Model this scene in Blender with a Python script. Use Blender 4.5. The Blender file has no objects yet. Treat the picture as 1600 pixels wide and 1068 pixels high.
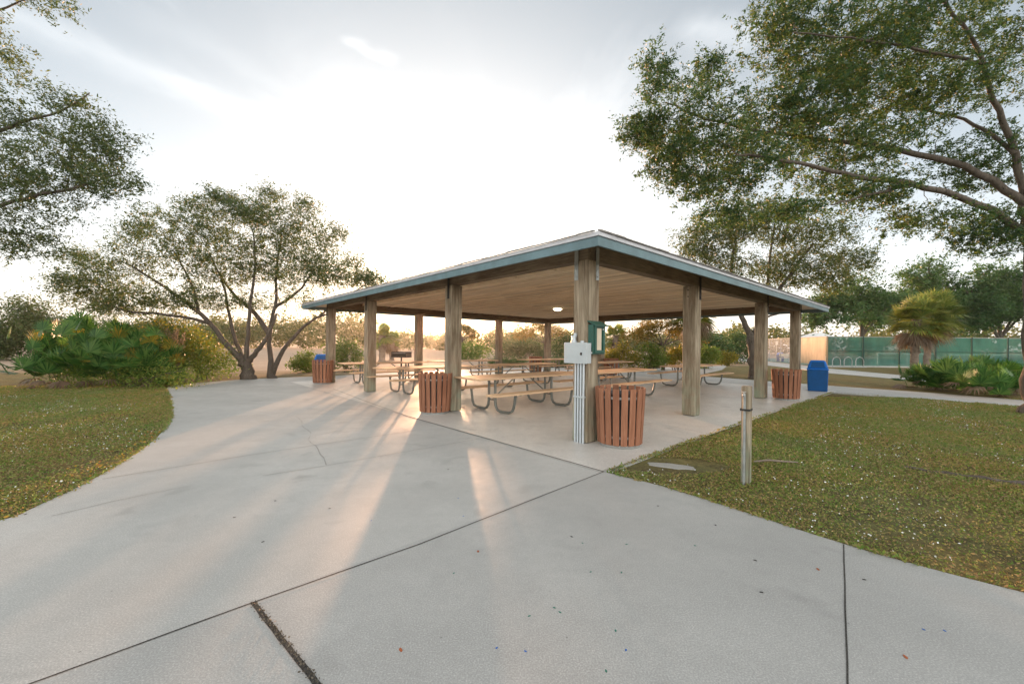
import bpy, bmesh, math, random
import numpy as np
from mathutils import Vector, Matrix
SC = bpy.context.scene
COL = SC.collection
R = math.radians
PI = math.pi
# ------------------------------------------------------------------ camera
FPX, Y0, ROLL, CAMH = 626.9, 539.0, 0.0101, 1.5      # focal length in photo pixels, horizon row, roll, eye height
cam_d = bpy.data.cameras.new("camera"); cam = bpy.data.objects.new("camera", cam_d); COL.objects.link(cam)
cam_d.sensor_width = 36; cam_d.lens = 36 * FPX / 1600
cam_d.shift_y = (Y0 - 534) / 1600
cam_d.clip_start = 0.05; cam_d.clip_end = 3000
cam.location = (0, 0, CAMH); cam.rotation_euler = (R(90), -ROLL, 0)
SC.camera = cam
# ------------------------------------------------------------------ light
SUN_AZ, SUN_EL = R(-8.7), R(3.7)
SUNV = Vector((math.sin(SUN_AZ) * math.cos(SUN_EL), math.cos(SUN_AZ) * math.cos(SUN_EL), math.sin(SUN_EL)))
sl = bpy.data.lights.new("sun", 'SUN'); sl.energy = 2.1; sl.angle = R(1.1); sl.color = (1.0, 0.53, 0.29)
so = bpy.data.objects.new("sun", sl); COL.objects.link(so); so.rotation_euler = SUNV.to_track_quat('Z', 'Y').to_euler()
SC.view_settings.view_transform = 'Standard'; SC.view_settings.look = 'None'
SC.view_settings.gamma = 1.0; SC.view_settings.exposure = 2.6
HAZE = 0.00028
SC.cycles.use_denoising = True
SC.cycles.max_bounces = 12; SC.cycles.diffuse_bounces = 8; SC.cycles.transmission_bounces = 4
SC.cycles.transparent_max_bounces = 12
SC.cycles.sample_clamp_indirect = 8

def setin(n, **kw):
    for k, v in kw.items():
        n.inputs[k.replace('_', ' ')].default_value = v

class NT:                                   # tiny node-tree helper
    def __init__(s, tree): s.t = tree; s.n = tree.nodes; s.l = tree.links
    def add(s, typ, **kw):
        n = s.n.new(typ)
        for k, v in kw.items(): setattr(n, k, v)
        return n
    def link(s, a, b): s.l.new(a, b)
    def math(s, op, a, b=None, c=None, clamp=False):
        n = s.add('ShaderNodeMath', operation=op); n.use_clamp = clamp
        for i, x in enumerate((a, b, c)):
            if x is None: continue
            if isinstance(x, (int, float)): n.inputs[i].default_value = x
            else: s.link(x, n.inputs[i])
        return n.outputs[0]
    def vmath(s, op, a, b=None):
        n = s.add('ShaderNodeVectorMath', operation=op)
        for i, x in enumerate((a, b)):
            if x is None: continue
            if isinstance(x, (tuple, Vector)): n.inputs[i].default_value = x
            else: s.link(x, n.inputs[i])
        return n
    def mix(s, f, a, b, mode='MIX'):
        n = s.add('ShaderNodeMix', data_type='RGBA', blend_type=mode)
        for i, x in zip((0, 6, 7), (f, a, b)):
            if isinstance(x, (int, float)): n.inputs[i].default_value = x
            elif isinstance(x, tuple): n.inputs[i].default_value = (*x[:3], 1)
            else: s.link(x, n.inputs[i])
        return n.outputs[2]
    def noise(s, vec, scale, detail=3, rough=.55, dist=0.0):
        n = s.add('ShaderNodeTexNoise'); setin(n, Scale=scale, Detail=detail, Roughness=rough, Distortion=dist)
        if vec is not None: s.link(vec, n.inputs['Vector'])
        return n.outputs[0]
    def ramp(s, f, stops):
        n = s.add('ShaderNodeValToRGB'); e = n.color_ramp.elements
        while len(e) > 1: e.remove(e[-1])
        for i, (p, c) in enumerate(stops):
            k = e[0] if i == 0 else e.new(p)
            k.position = p; k.color = (*c[:3], 1) if isinstance(c, tuple) else (c, c, c, 1)
        s.link(f, n.inputs[0]); return n.outputs[0]
    def mapping(s, vec, scale=(1, 1, 1), rot=(0, 0, 0), loc=(0, 0, 0)):
        n = s.add('ShaderNodeMapping'); n.inputs['Scale'].default_value = scale
        n.inputs['Rotation'].default_value = rot; n.inputs['Location'].default_value = loc
        s.link(vec, n.inputs[0]); return n.outputs[0]

# ------------------------------------------------------------------ sky
W = bpy.data.worlds.new("World"); SC.world = W; W.use_nodes = True
w = NT(W.node_tree); w.n.clear()
out = w.add('ShaderNodeOutputWorld'); bg = w.add('ShaderNodeBackground'); w.link(bg.outputs[0], out.inputs[0])
sky = w.add('ShaderNodeTexSky', sky_type='NISHITA'); sky.sun_disc = False
sky.sun_elevation = SUN_EL; sky.sun_rotation = SUN_AZ; sky.air_density = 1.0; sky.dust_density = 1.2; sky.ozone_density = 1.0
tc = w.add('ShaderNodeTexCoord'); D = w.vmath('NORMALIZE', tc.outputs['Generated']).outputs[0]
dot = w.vmath('DOT_PRODUCT', D, tuple(SUNV)).outputs['Value']
sep = w.add('ShaderNodeSeparateXYZ'); w.link(D, sep.inputs[0])
zc = w.math('MAXIMUM', sep.outputs[2], 0.06)
proj = w.add('ShaderNodeCombineXYZ')
w.link(w.math('DIVIDE', sep.outputs[0], zc), proj.inputs[0]); w.link(w.math('DIVIDE', sep.outputs[1], zc), proj.inputs[1])
glow = w.math('POWER', w.math('MAXIMUM', dot, 0.0), 6.5)            # thin high cloud bright around the low sun
base = w.mix(w.ramp(w.math('MULTIPLY_ADD', dot, .5, .5), [(.30, 1.0), (.72, 0.0)]), (2.1, 2.38, 2.68), (8.6, 8.6, 8.5))   # unseen sky opposite the sun brightened, added as fill light
low = w.math('MULTIPLY_ADD', w.math('POWER', w.math('SUBTRACT', 1.0, w.math('MAXIMUM', sep.outputs[2], 0.0)), 3.0), 1.75, .64)  # sky raised towards the horizon all round, added to light the pavilion underside
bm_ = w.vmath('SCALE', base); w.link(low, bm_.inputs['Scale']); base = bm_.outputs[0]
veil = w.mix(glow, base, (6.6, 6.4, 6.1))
core = w.math('POWER', w.math('MAXIMUM', dot, 0.0), 40.0)
veil = w.mix(core, veil, (18.0, 16.0, 13.0))                       # brightest sky close about the sun
peach = w.math('POWER', w.math('SUBTRACT', 1.0, w.math('MINIMUM', w.math('MAXIMUM', sep.outputs[2], 0.0), 1.0)), 7.0)
veil = w.mix(w.math('MULTIPLY', peach, 0.6), veil, (6.0, 5.1, 4.3))
cp = w.mapping(proj.outputs[0], (0.55, 0.16, 1), (0, 0, R(38)))
wisp = w.noise(cp, 1.5, 7, .62, 1.1)
big = w.noise(w.mapping(proj.outputs[0], (.5, .5, 1)), .8, 3, .5)
wm = w.math('MULTIPLY', w.ramp(wisp, [(0.47, 0.0), (0.72, 1.0)]), w.ramp(big, [(0.38, 0.0), (0.62, 1.0)]))
sx = w.add('ShaderNodeSeparateXYZ'); w.link(proj.outputs[0], sx.inputs[0])
wob = w.noise(w.mapping(proj.outputs[0], (2.2, 2.2, 1)), 1.0, 4, .6)
def streak(x0, y0, dx, dy, wid, lo, hi):    # long feathery cirrus band across the cloud plane
    l = math.hypot(dx, dy); dx /= l; dy /= l
    px_ = w.math('SUBTRACT', sx.outputs[0], x0); py_ = w.math('SUBTRACT', sx.outputs[1], y0)
    al = w.math('ADD', w.math('MULTIPLY', px_, dx), w.math('MULTIPLY', py_, dy))
    ac = w.math('SUBTRACT', w.math('MULTIPLY', px_, dy), w.math('MULTIPLY', py_, dx))
    ac = w.math('DIVIDE', w.math('ADD', ac, w.math('MULTIPLY', w.math('SUBTRACT', wob, .5), .32)), wid)
    g_ = w.math('POWER', 2.718, w.math('MULTIPLY', w.math('MULTIPLY', ac, ac), -1.0))
    e_ = w.math('MULTIPLY', w.ramp(w.math('MULTIPLY_ADD', al, 1 / (hi - lo), -lo / (hi - lo)), [(0., 0.), (.2, 1.), (.7, .8), (1., 0.)]), g_)
    return w.math('MULTIPLY', e_, w.ramp(wisp, [(.3, .35), (.62, 1.)]))
st = w.math('MAXIMUM', streak(-1.57, 1.22, .41, .59, .10, -.4, 1.2), w.math('MULTIPLY', streak(-1.1, 1.30, .42, .58, .07, -.2, 1.0), .22))
st = w.math('MAXIMUM', st, w.math('MULTIPLY', streak(-.52, 1.33, .2, .25, .03, -.06, .16), .7))
st = w.math('MAXIMUM', st, w.math('MULTIPLY', streak(.60, 1.25, .5, .1, .06, -.12, .3), .9))
wm = w.math('MAXIMUM', w.math('MULTIPLY', wm, .8), w.math('MULTIPLY', st, .6))
fade = w.ramp(sep.outputs[2], [(0.02, 0.0), (0.2, 1.0)])
wm = w.math('MULTIPLY', wm, fade)
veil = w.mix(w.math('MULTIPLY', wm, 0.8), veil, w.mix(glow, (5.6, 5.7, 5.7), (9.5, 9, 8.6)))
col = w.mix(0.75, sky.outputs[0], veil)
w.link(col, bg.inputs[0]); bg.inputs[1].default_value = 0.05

# ------------------------------------------------------------------ projection helpers (photo pixel -> place)
CR, SR = math.cos(ROLL), math.sin(ROLL)
def ray(px, py):
    dx, dy = px - 800, Y0 - py
    return (CR * dx - SR * dy) / FPX, (SR * dx + CR * dy) / FPX
def G(px, py, z=0.0):                       # point of height z seen at a pixel
    a, b = ray(px, py); Y = (z - CAMH) / b
    return Vector((a * Y, Y, z))
def P(px, py, Y):                           # point at depth Y seen at a pixel
    a, b = ray(px, py); return Vector((a * Y, Y, CAMH + b * Y))

# ------------------------------------------------------------------ mesh builder
class MB:
    def __init__(s): s.v = []; s.f = []
    def addm(s, vs, fs):
        o = len(s.v); s.v += [tuple(x) for x in vs]; s.f += [tuple(i + o for i in q) for q in fs]; return s
    def box(s, x0, x1, y0, y1, z0, z1, M=None):
        vs = [Vector(p) for p in ((x0,y0,z0),(x1,y0,z0),(x1,y1,z0),(x0,y1,z0),(x0,y0,z1),(x1,y0,z1),(x1,y1,z1),(x0,y1,z1))]
        if M is not None: vs = [M @ p for p in vs]
        return s.addm(vs, [(3,2,1,0),(4,5,6,7),(0,1,5,4),(1,2,6,5),(2,3,7,6),(3,0,4,7)])
    def tube(s, pts, rad, n=8, caps=True):
        pts = [Vector(p) for p in pts]; k = len(pts)
        if not hasattr(rad, '__len__'): rad = [rad] * k
        t0 = (pts[1] - pts[0]).normalized()
        ref = Vector((0, 0, 1)) if abs(t0.z) < .9 else Vector((1, 0, 0))
        nx = t0.cross(ref).normalized(); vs = []
        for i in range(k):
            t = ((pts[min(i+1, k-1)] - pts[max(i-1, 0)])).normalized()
            nx = (nx - t * nx.dot(t)).normalized(); ny = t.cross(nx)
            for j in range(n):
                a = 2 * PI * j / n
                vs.append(pts[i] + (nx * math.cos(a) + ny * math.sin(a)) * rad[i])
        fs = [(i*n+j, i*n+(j+1) % n, (i+1)*n+(j+1) % n, (i+1)*n+j) for i in range(k-1) for j in range(n)]
        if caps: fs += [tuple(range(n-1, -1, -1)), tuple((k-1)*n+j for j in range(n))]
        return s.addm(vs, fs)
    def lathe(s, prof, n=24, M=None, closed=False):
        vs = []
        for r, z in prof:
            for j in range(n):
                a = 2*PI*j/n; p = Vector((r*math.cos(a), r*math.sin(a), z)); vs.append(M @ p if M is not None else p)
        k = len(prof)
        fs = [(i*n+j, i*n+(j+1) % n, (i+1)*n+(j+1) % n, (i+1)*n+j) for i in range(k-1) for j in range(n)]
        if not closed: fs += [tuple(range(n-1, -1, -1)), tuple((k-1)*n+j for j in range(n))]
        return s.addm(vs, fs)
    def build(s, name, m, parent=None, bevel=0, smooth=False, loc=None):
        me = bpy.data.meshes.new(name); me.from_pydata(s.v, [], s.f)
        if bevel:
            b = bmesh.new(); b.from_mesh(me)
            bmesh.ops.bevel(b, geom=list(b.edges), offset=bevel, segments=1, affect='EDGES', profile=.5, clamp_overlap=True)
            b.to_mesh(me); b.free()
        if smooth:
            me.shade_smooth(); me.set_sharp_from_angle(angle=R(40))
        return link(name, me, m, parent, loc)
def link(name, me, m, parent=None, loc=None):
    me.materials.append(m); o = bpy.data.objects.new(name, me); COL.objects.link(o)
    if parent: o.parent = parent
    if loc is not None: o.location = loc
    return o
def np_mesh(name, V, F, m, parent=None):    # V (n,3), F (m,k) arrays
    me = bpy.data.meshes.new(name); k = F.shape[1]
    me.vertices.add(len(V)); me.vertices.foreach_set('co', V.astype(np.float32).ravel())
    me.loops.add(F.size); me.loops.foreach_set('vertex_index', F.astype(np.int32).ravel())
    me.polygons.add(len(F)); me.polygons.foreach_set('loop_start', np.arange(0, F.size, k, dtype=np.int32))
    me.update(calc_edges=True)
    return link(name, me, m, parent)
def tag(o, label=None, cat=None, group=None, kind=None):
    if label: o['label'] = label
    if cat: o['category'] = cat
    if group: o['group'] = group
    if kind: o['kind'] = kind
    return o
def thing(name, loc, label, cat, rz=0, group=None):
    o = bpy.data.objects.new(name, None); COL.objects.link(o); o.empty_display_size = .2
    o.location = loc; o.rotation_euler = (0, 0, rz); return tag(o, label, cat, group)
def copy_tree(o, parent=None):
    c = o.copy(); COL.objects.link(c)
    if parent: c.parent = parent
    for ch in list(o.children): copy_tree(ch, c)
    return c

# ------------------------------------------------------------------ materials
def newmat(name):
    m = bpy.data.materials.new(name); m.use_nodes = True; t = NT(m.node_tree)
    b = t.n['Principled BSDF']; return m, t, b
def bump(t, b, h, strength=.3, dist=.01):
    n = t.add('ShaderNodeBump'); n.inputs['Strength'].default_value = strength; n.inputs['Distance'].default_value = dist
    t.link(h, n.inputs['Height']); t.link(n.outputs[0], b.inputs['Normal'])
def geo(t): return t.add('ShaderNodeNewGeometry')
def plain(name, c, rough=.6, metal=0, var=.15, scale=6, spec=.4):
    m, t, b = newmat(name); g = geo(t)
    n = t.noise(g.outputs['Position'], scale, 5, .6); k = 1 - var
    t.link(t.mix(t.ramp(n, [(.3, 0.), (.7, 1.)]), tuple(x * k for x in c), tuple(min(1, x * (1 + var)) for x in c)), b.inputs['Base Color'])
    b.inputs['Roughness'].default_value = rough; b.inputs['Metallic'].default_value = metal; b.inputs['Specular IOR Level'].default_value = spec
    bump(t, b, t.noise(g.outputs['Position'], scale * 12, 3), .12, .003)
    return m
def wood(name, axis, cols, algae=None, grain=26, bumpy=.5, island=0):
    m, t, b = newmat(name); tcn = t.add('ShaderNodeTexCoord'); oc = tcn.outputs['Object']
    s = [1, 1, 1]; s[axis] = .06
    info = t.add('ShaderNodeObjectInfo')
    off = t.add('ShaderNodeVectorMath', operation='ADD'); t.link(oc, off.inputs[0])
    rr = t.vmath('SCALE', (7.3, 3.1, 5.7)); t.link(info.outputs['Random'], rr.inputs['Scale']); t.link(rr.outputs[0], off.inputs[1])
    v = t.mapping(off.outputs[0], tuple(s))
    g1 = t.noise(v, grain, 6, .62, 1.6)
    s2 = [1, 1, 1]; s2[axis] = .22
    g2 = t.noise(t.mapping(off.outputs[0], tuple(s2)), 5, 5, .6, .6)
    c = t.ramp(g1, [(.28, cols[0]), (.5, cols[1]), (.72, cols[2])])
    c = t.mix(t.ramp(g2, [(.42, 0.), (.68, .75)]), c, cols[3])
    if algae:
        sp = t.add('ShaderNodeSeparateXYZ'); t.link(geo(t).outputs['Position'], sp.inputs[0])
        lo = t.ramp(t.math('MULTIPLY_ADD', sp.outputs[2], .3, t.math('MULTIPLY', g2, .5)), [(.2, 1.), (.62, .12)])
        pat = t.ramp(t.noise(off.outputs[0], 3.2, 5, .6), [(.4, .15), (.65, 1.)])
        c = t.mix(t.math('MULTIPLY', t.math('MULTIPLY', lo, pat), .75), c, algae)
    if island: c = t.mix(1.0, c, t.ramp(geo(t).outputs['Random Per Island'], [(0., 1 - island), (.6, 1.), (1., 1 + island * .35)]), 'MULTIPLY')
    s3 = [1, 1, 1]; s3[axis] = .03
    ck = t.noise(t.mapping(off.outputs[0], tuple(s3)), grain * 1.7, 3, .5, .4)
    c = t.mix(t.math('MULTIPLY', t.ramp(ck, [(.30, 1.), (.38, 0.)]), min(1.0, bumpy * 1.4)), c, tuple(x * .45 for x in cols[0]))
    t.link(c, b.inputs['Base Color']); b.inputs['Roughness'].default_value = .8; b.inputs['Specular IOR Level'].default_value = .25
    bump(t, b, g1, bumpy, .006)
    return m
def leafmat(name, cols, transl=.35, nsc=.5, rough=.5, warm=None, spec=.18, tint=(1.25, 1.3, .85)):
    m, t, b = newmat(name); g = geo(t)
    c = t.ramp(g.outputs['Random Per Island'], [(i / max(1, len(cols) - 1), x) for i, x in enumerate(cols)])
    n = t.noise(g.outputs['Position'], nsc, 3)
    c = t.mix(t.ramp(n, [(.38, .0), (.62, .65)]), c, t.mix(1.0, c, warm or (1.2, 1.0, .75), 'MULTIPLY'))
    t.link(c, b.inputs['Base Color']); b.inputs['Roughness'].default_value = rough; b.inputs['Specular IOR Level'].default_value = spec
    tr = t.add('ShaderNodeBsdfTranslucent'); t.link(t.mix(1.0, c, tint, 'MULTIPLY'), tr.inputs[0])
    mx = t.add('ShaderNodeMixShader'); mx.inputs[0].default_value = transl
    t.link(b.outputs[0], mx.inputs[1]); t.link(tr.outputs[0], mx.inputs[2]); t.link(mx.outputs[0], t.n['Material Output'].inputs[0])
    return m

def concrete(name, c=(.46, .45, .42), r0=.50, r1=.68, spec=.42, line=None):
    m, t, b = newmat(name); p = geo(t).outputs['Position']
    n1 = t.noise(p, .55, 5, .6); n2 = t.noise(p, 3.2, 6, .65); n3 = t.noise(p, 120, 2, .6)
    a = t.mix(t.ramp(n1, [(.35, 0.), (.66, 1.)]), tuple(x * .85 for x in c), tuple(x * 1.09 for x in c))
    a = t.mix(t.math('MULTIPLY', t.ramp(n2, [(.46, 0.), (.72, 1.)]), .30), a, tuple(x * .74 for x in c))
    a = t.mix(t.math('MULTIPLY', t.ramp(n3, [(.40, 1.), (.56, 0.)]), .46), a, tuple(x * .55 for x in c))
    a = t.mix(t.math('MULTIPLY', t.ramp(n3, [(.58, 0.), (.70, 1.)]), .7), a, tuple(x * 1.35 for x in c))
    n4 = t.noise(p, 14, 4, .65)
    a = t.mix(t.math('MULTIPLY', t.ramp(n4, [(.35, 1.), (.55, 0.)]), .22), a, tuple(x * .70 for x in c))
    # a few dark blotches left by spills, and small pits
    st = t.ramp(t.noise(p, 1.9, 2, .5, .4), [(.63, 0.), (.76, .34)])
    a = t.mix(st, a, (.16, .155, .145))
    vo = t.add('ShaderNodeTexVoronoi'); vo.inputs['Scale'].default_value = 4.5; t.link(p, vo.inputs['Vector'])
    a = t.mix(t.ramp(vo.outputs['Distance'], [(.018, .55), (.03, 0.)]), a, (.12, .12, .11))
    if line:                                # two pours of slightly different tone meet at the long joint
        d_ = line[1] - line[0]; nn = Vector((-d_.y, d_.x, 0)).normalized()
        sd = t.math('SUBTRACT', t.vmath('DOT_PRODUCT', p, tuple(nn)).outputs['Value'], nn.dot(line[0]))
        a = t.mix(t.math('GREATER_THAN', sd, 0.0), t.mix(1.0, a, (.90, .90, .905), 'MULTIPLY'), a)
    t.link(a, b.inputs['Base Color']); b.inputs['Specular IOR Level'].default_value = spec
    t.link(t.ramp(n2, [(.3, r0), (.7, r1)]), b.inputs['Roughness'])
    bump(t, b, t.mix(.5, n3, n2), .35, .004)
    return m

M = {}
M['concrete'] = concrete('concrete', (.475, .466, .436), line=(G(30, 1074), G(942, 737))); M['slab'] = concrete('slab', (.36, .35, .32)); M['floor'] = concrete('pavilion_floor', (.60, .57, .52), .32, .50, .5); M['path'] = concrete('path_concrete', (.52, .51, .48))
M['joint'] = plain('joint_dirt', (.05, .046, .04), .95, var=.85, scale=90)
M['crack'] = plain('hairline_crack', (.30, .285, .26), .95, var=.4, scale=30)
PC = [(.13, .095, .06), (.31, .245, .17), (.47, .39, .295), (.13, .08, .045)]
M['post'] = wood('post_wood', 2, PC, algae=(.20, .27, .19), grain=15)
BC = [(.10, .074, .048), (.20, .152, .10), (.28, .222, .155), (.11, .074, .046)]
M['beam_x'] = wood('beam_wood_x', 0, BC); M['beam_y'] = wood('beam_wood_y', 1, BC)
CC = [(.80, .66, .47), (.88, .75, .56), (.92, .82, .64), (.70, .55, .36)]
M['plank'] = wood('ceiling_wood', 1, CC, grain=14, bumpy=.2, island=.22); M['joist'] = wood('joist_wood', 0, CC, grain=14, bumpy=.2)
M['fascia'] = plain('teal_paint', (.125, .195, .212), .5, var=.22, scale=3)
M['drip'] = plain('drip_edge', (.52, .52, .54), .5, var=.12)
M['shingle'] = plain('shingles', (.22, .205, .19), .9, var=.35, scale=9)
M['galv'] = plain('galvanized', (.34, .36, .35), .45, .55, .2, 9)
M['pipe'] = plain('table_pipe', (.17, .18, .16), .45, .35, .2, 7)
M['table'] = wood('table_plank', 0, [(.52, .34, .20), (.62, .43, .27), (.68, .49, .32), (.47, .30, .17)], grain=20, bumpy=.15, island=.2)
M['slat'] = wood('slat_plastic', 2, [(.22, .092, .05), (.31, .138, .078), (.38, .18, .105), (.20, .082, .045)], grain=12, bumpy=.25, island=.3)
M['liner'] = plain('bin_liner', (.05, .052, .055), .5)
M['ring'] = plain('bin_ring', (.33, .33, .31), .6, .3)
M['blue'] = plain('blue_plastic', (.001, .068, .22), .45, var=.1, spec=.22)
M['blue_lid'] = plain('blue_lid', (.003, .135, .50), .4, var=.1, spec=.25)
M['ebox'] = plain('grey_enamel', (.42, .455, .46), .45, var=.08, scale=4)
M['conduit'] = plain('conduit', (.50, .54, .56), .35, .3, .08)
M['green'] = plain('green_box', (.022, .085, .062), .5, var=.15)
M['paper'] = plain('paper', (.60, .50, .38), .8, var=.06)
M['white'] = plain('white_paint', (.75, .75, .72), .5, var=.05)
M['fence_green'] = plain('fence_green', (.012, .055, .045), .6)
M['dark'] = plain('dark_iron', (.03, .028, .026), .6, .3)
M['bark'] = wood('oak_bark', 2, [(.05, .04, .03), (.105, .085, .066), (.165, .137, .108), (.075, .06, .045)], grain=16, bumpy=.8)
M['palmbark'] = wood('palm_bark', 0, [(.13, .10, .075), (.22, .175, .135), (.30, .25, .20), (.15, .11, .08)], grain=12, bumpy=.8)
M['oak_near'] = leafmat('oak_leaf_near', [(.030, .066, .034), (.048, .095, .042), (.072, .122, .048), (.15, .15, .045)], .36, tint=(1.35, 1.6, .85))
M['oak'] = leafmat('oak_leaf', [(.052, .082, .042), (.072, .106, .050), (.095, .126, .058), (.14, .14, .055)], .38, tint=(1.35, 1.55, .88))
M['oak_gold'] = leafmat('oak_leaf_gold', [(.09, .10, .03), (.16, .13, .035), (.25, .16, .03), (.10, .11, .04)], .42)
M['oak_far'] = leafmat('oak_leaf_far', [(.045, .095, .04), (.07, .13, .05), (.105, .165, .065)], .35, nsc=.2, tint=(1.3, 1.6, .8))
M['shrub'] = leafmat('shrub_leaf', [(.08, .15, .034), (.12, .20, .045), (.17, .25, .055), (.23, .26, .06)], .36)
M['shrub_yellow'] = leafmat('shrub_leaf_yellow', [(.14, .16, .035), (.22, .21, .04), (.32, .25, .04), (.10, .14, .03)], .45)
M['shrub_dark'] = leafmat('shrub_leaf_dark', [(.055, .105, .042), (.08, .14, .055), (.11, .16, .06)], .3)
M['brush'] = leafmat('brush_leaf', [(.07, .105, .045), (.10, .14, .06), (.14, .165, .075)], .34, nsc=.25)
M['wood_far'] = leafmat('treeline_leaf', [(.09, .12, .05), (.13, .15, .06), (.17, .18, .075)], .42, nsc=.06)
M['palmetto'] = leafmat('palmetto_leaf', [(.022, .070, .018), (.055, .145, .032), (.12, .215, .055)], .34, rough=.42, nsc=1.2, spec=.2)
M['palmetto_sunlit'] = leafmat('palmetto_leaf_sunlit', [(.10, .14, .025), (.22, .19, .03), (.34, .22, .03)], .45, rough=.4, nsc=1.2)  # yellow frond colour with sunlight painted in, for upper fronds
M['palm'] = leafmat('palm_leaf', [(.08, .14, .036), (.16, .21, .05), (.25, .26, .07)], .3, rough=.4, nsc=.9)
M['dead'] = leafmat('dead_frond', [(.12, .085, .06), (.17, .125, .09), (.22, .17, .13)], .3, warm=(1.1, .95, .85))
M['moss'] = leafmat('hanging_vine', [(.17, .13, .09), (.24, .18, .13), (.30, .22, .15)], .3, warm=(1.2, .95, .8))
M['grass'] = leafmat('grass_leaf', [(.09, .18, .035), (.14, .24, .05), (.20, .265, .065), (.26, .255, .09), (.32, .27, .14), (.23, .18, .09)], .3, nsc=.6, warm=(1.38, .97, .9))
M['grit'] = leafmat('grit', [(.03, .028, .024), (.10, .09, .075), (.18, .165, .14), (.06, .05, .035)], .1)
M['petal'] = plain('white_petal', (.78, .78, .74), .7, var=.1)
M['fallen'] = leafmat('fallen_leaf', [(.36, .22, .035), (.42, .30, .06), (.28, .10, .03), (.24, .16, .07)], .15)

# ground: one sheet, lawn near, dry field beyond
m, t, b = newmat('ground'); p = geo(t).outputs['Position']
n1 = t.noise(p, .35, 5, .6); n2 = t.noise(p, 2.3, 6, .68); n3 = t.noise(p, 26, 4, .7)
lawn = t.ramp(t.mix(.5, n2, n3), [(.36, (.06, .05, .028)), (.48, (.12, .11, .05)), (.56, (.16, .155, .06)), (.68, (.26, .20, .11))])
lawn = t.mix(t.ramp(n1, [(.40, 0.), (.62, .7)]), lawn, t.mix(1., lawn, (1.35, .88, .80), 'MULTIPLY'))
field = t.ramp(t.mix(.4, n2, n1), [(.3, (.34, .245, .17)), (.5, (.44, .325, .235)), (.7, (.50, .385, .285))])
sp = t.add('ShaderNodeSeparateXYZ'); t.link(p, sp.inputs[0])
fy = t.math('ADD', t.math('SUBTRACT', sp.outputs[1], t.math('MULTIPLY', t.math('MAXIMUM', sp.outputs[0], -6.0), .55)), t.math('MULTIPLY', n1, 5.0))
fm = t.ramp(t.math('MULTIPLY', fy, .01), [(.235, 0.), (.29, 1.)])
mid = t.ramp(t.math('MULTIPLY', sp.outputs[1], .01), [(.12, 0.), (.24, .55)])   # thinner, drier lawn with distance
lawn2 = t.mix(mid, lawn, t.mix(n2, (.16, .14, .06), (.22, .185, .085)))
t.link(t.mix(fm, lawn2, field), b.inputs['Base Color']); b.inputs['Roughness'].default_value = .95; b.inputs['Specular IOR Level'].default_value = .1
bump(t, b, n3, .8, .03); M['ground'] = m

# windscreen: woven green mesh, partly see-through
def screen(name, c, alpha):
    m, t, b = newmat(name); p = geo(t).outputs['Position']
    f = t.noise(t.mapping(p, (1, 1, .35), (0, R(25), 0)), 1.4, 4, .6, .6)
    cc = t.mix(t.ramp(f, [(.3, 0.), (.7, 1.)]), tuple(x * .72 for x in c), tuple(x * 1.28 for x in c))
    t.link(cc, b.inputs['Base Color']); b.inputs['Roughness'].default_value = .7
    tl = t.add('ShaderNodeBsdfTranslucent'); t.link(cc, tl.inputs[0])
    m1 = t.add('ShaderNodeMixShader'); m1.inputs[0].default_value = .22; t.link(b.outputs[0], m1.inputs[1]); t.link(tl.outputs[0], m1.inputs[2])
    tp = t.add('ShaderNodeBsdfTransparent'); m2 = t.add('ShaderNodeMixShader'); m2.inputs[0].default_value = alpha
    t.link(tp.outputs[0], m2.inputs[1]); t.link(m1.outputs[0], m2.inputs[2]); t.link(m2.outputs[0], t.n['Material Output'].inputs[0])
    return m
M['screen'] = screen('green_screen', (.028, .125, .10), .80); M['screen_tan'] = screen('tan_screen', (.40, .30, .18), .92)
M['link'] = screen('chain_link', (.30, .33, .36), .38); M['net'] = screen('net_mesh', (.02, .04, .035), .4)
M['court'] = plain('court', (.14, .24, .20), .8, var=.1, scale=1)
M['lamp'] = newmat('lamp_glass')[0]
lb = M['lamp'].node_tree.nodes['Principled BSDF']; lb.inputs['Base Color'].default_value = (.9, .85, .7, 1)
lb.inputs['Emission Color'].default_value = (1, .88, .6, 1); lb.inputs['Emission Strength'].default_value = 1.6

# ================================================================== SETTING
def sheet(name, pts, z, m, depth=0, kind='structure'):
    mb = MB(); n = len(pts)
    me = bpy.data.meshes.new(name); bm = bmesh.new()
    vs = [bm.verts.new((q[0], q[1], z)) for q in pts]; f = bm.faces.new(vs)
    if f.normal.z < 0: f.normal_flip()
    bm.normal_update()
    if f.normal.z < 0: bmesh.ops.reverse_faces(bm, faces=[f])
    if depth:
        r = bmesh.ops.extrude_face_region(bm, geom=[f])
        nv = [e for e in r['geom'] if isinstance(e, bmesh.types.BMVert)]
        bmesh.ops.translate(bm, verts=nv, vec=(0, 0, 0))
        for v in vs: v.co.z = z - depth
        if f.is_valid: bm.faces.remove(f)
    bmesh.ops.triangulate(bm, faces=[q for q in bm.faces if len(q.verts) > 4])
    bmesh.ops.recalc_face_normals(bm, faces=bm.faces)
    bm.to_mesh(me); bm.free()
    return tag(link(name, me, m), kind=kind)
def smooth_poly(pts, it=2):                 # open chain, Chaikin rounding
    for _ in range(it):
        q = [pts[0]]
        for a, b2 in zip(pts, pts[1:]): q += [a * .75 + b2 * .25, a * .25 + b2 * .75]
        pts = q + [pts[-1]]
    return pts
g = MB(); g.addm([(-900, -300, -.03), (900, -300, -.03), (900, 1200, -.03), (-900, 1200, -.03)], [(0, 1, 2, 3)])
tag(g.build('ground', M['ground']), kind='structure')
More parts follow.
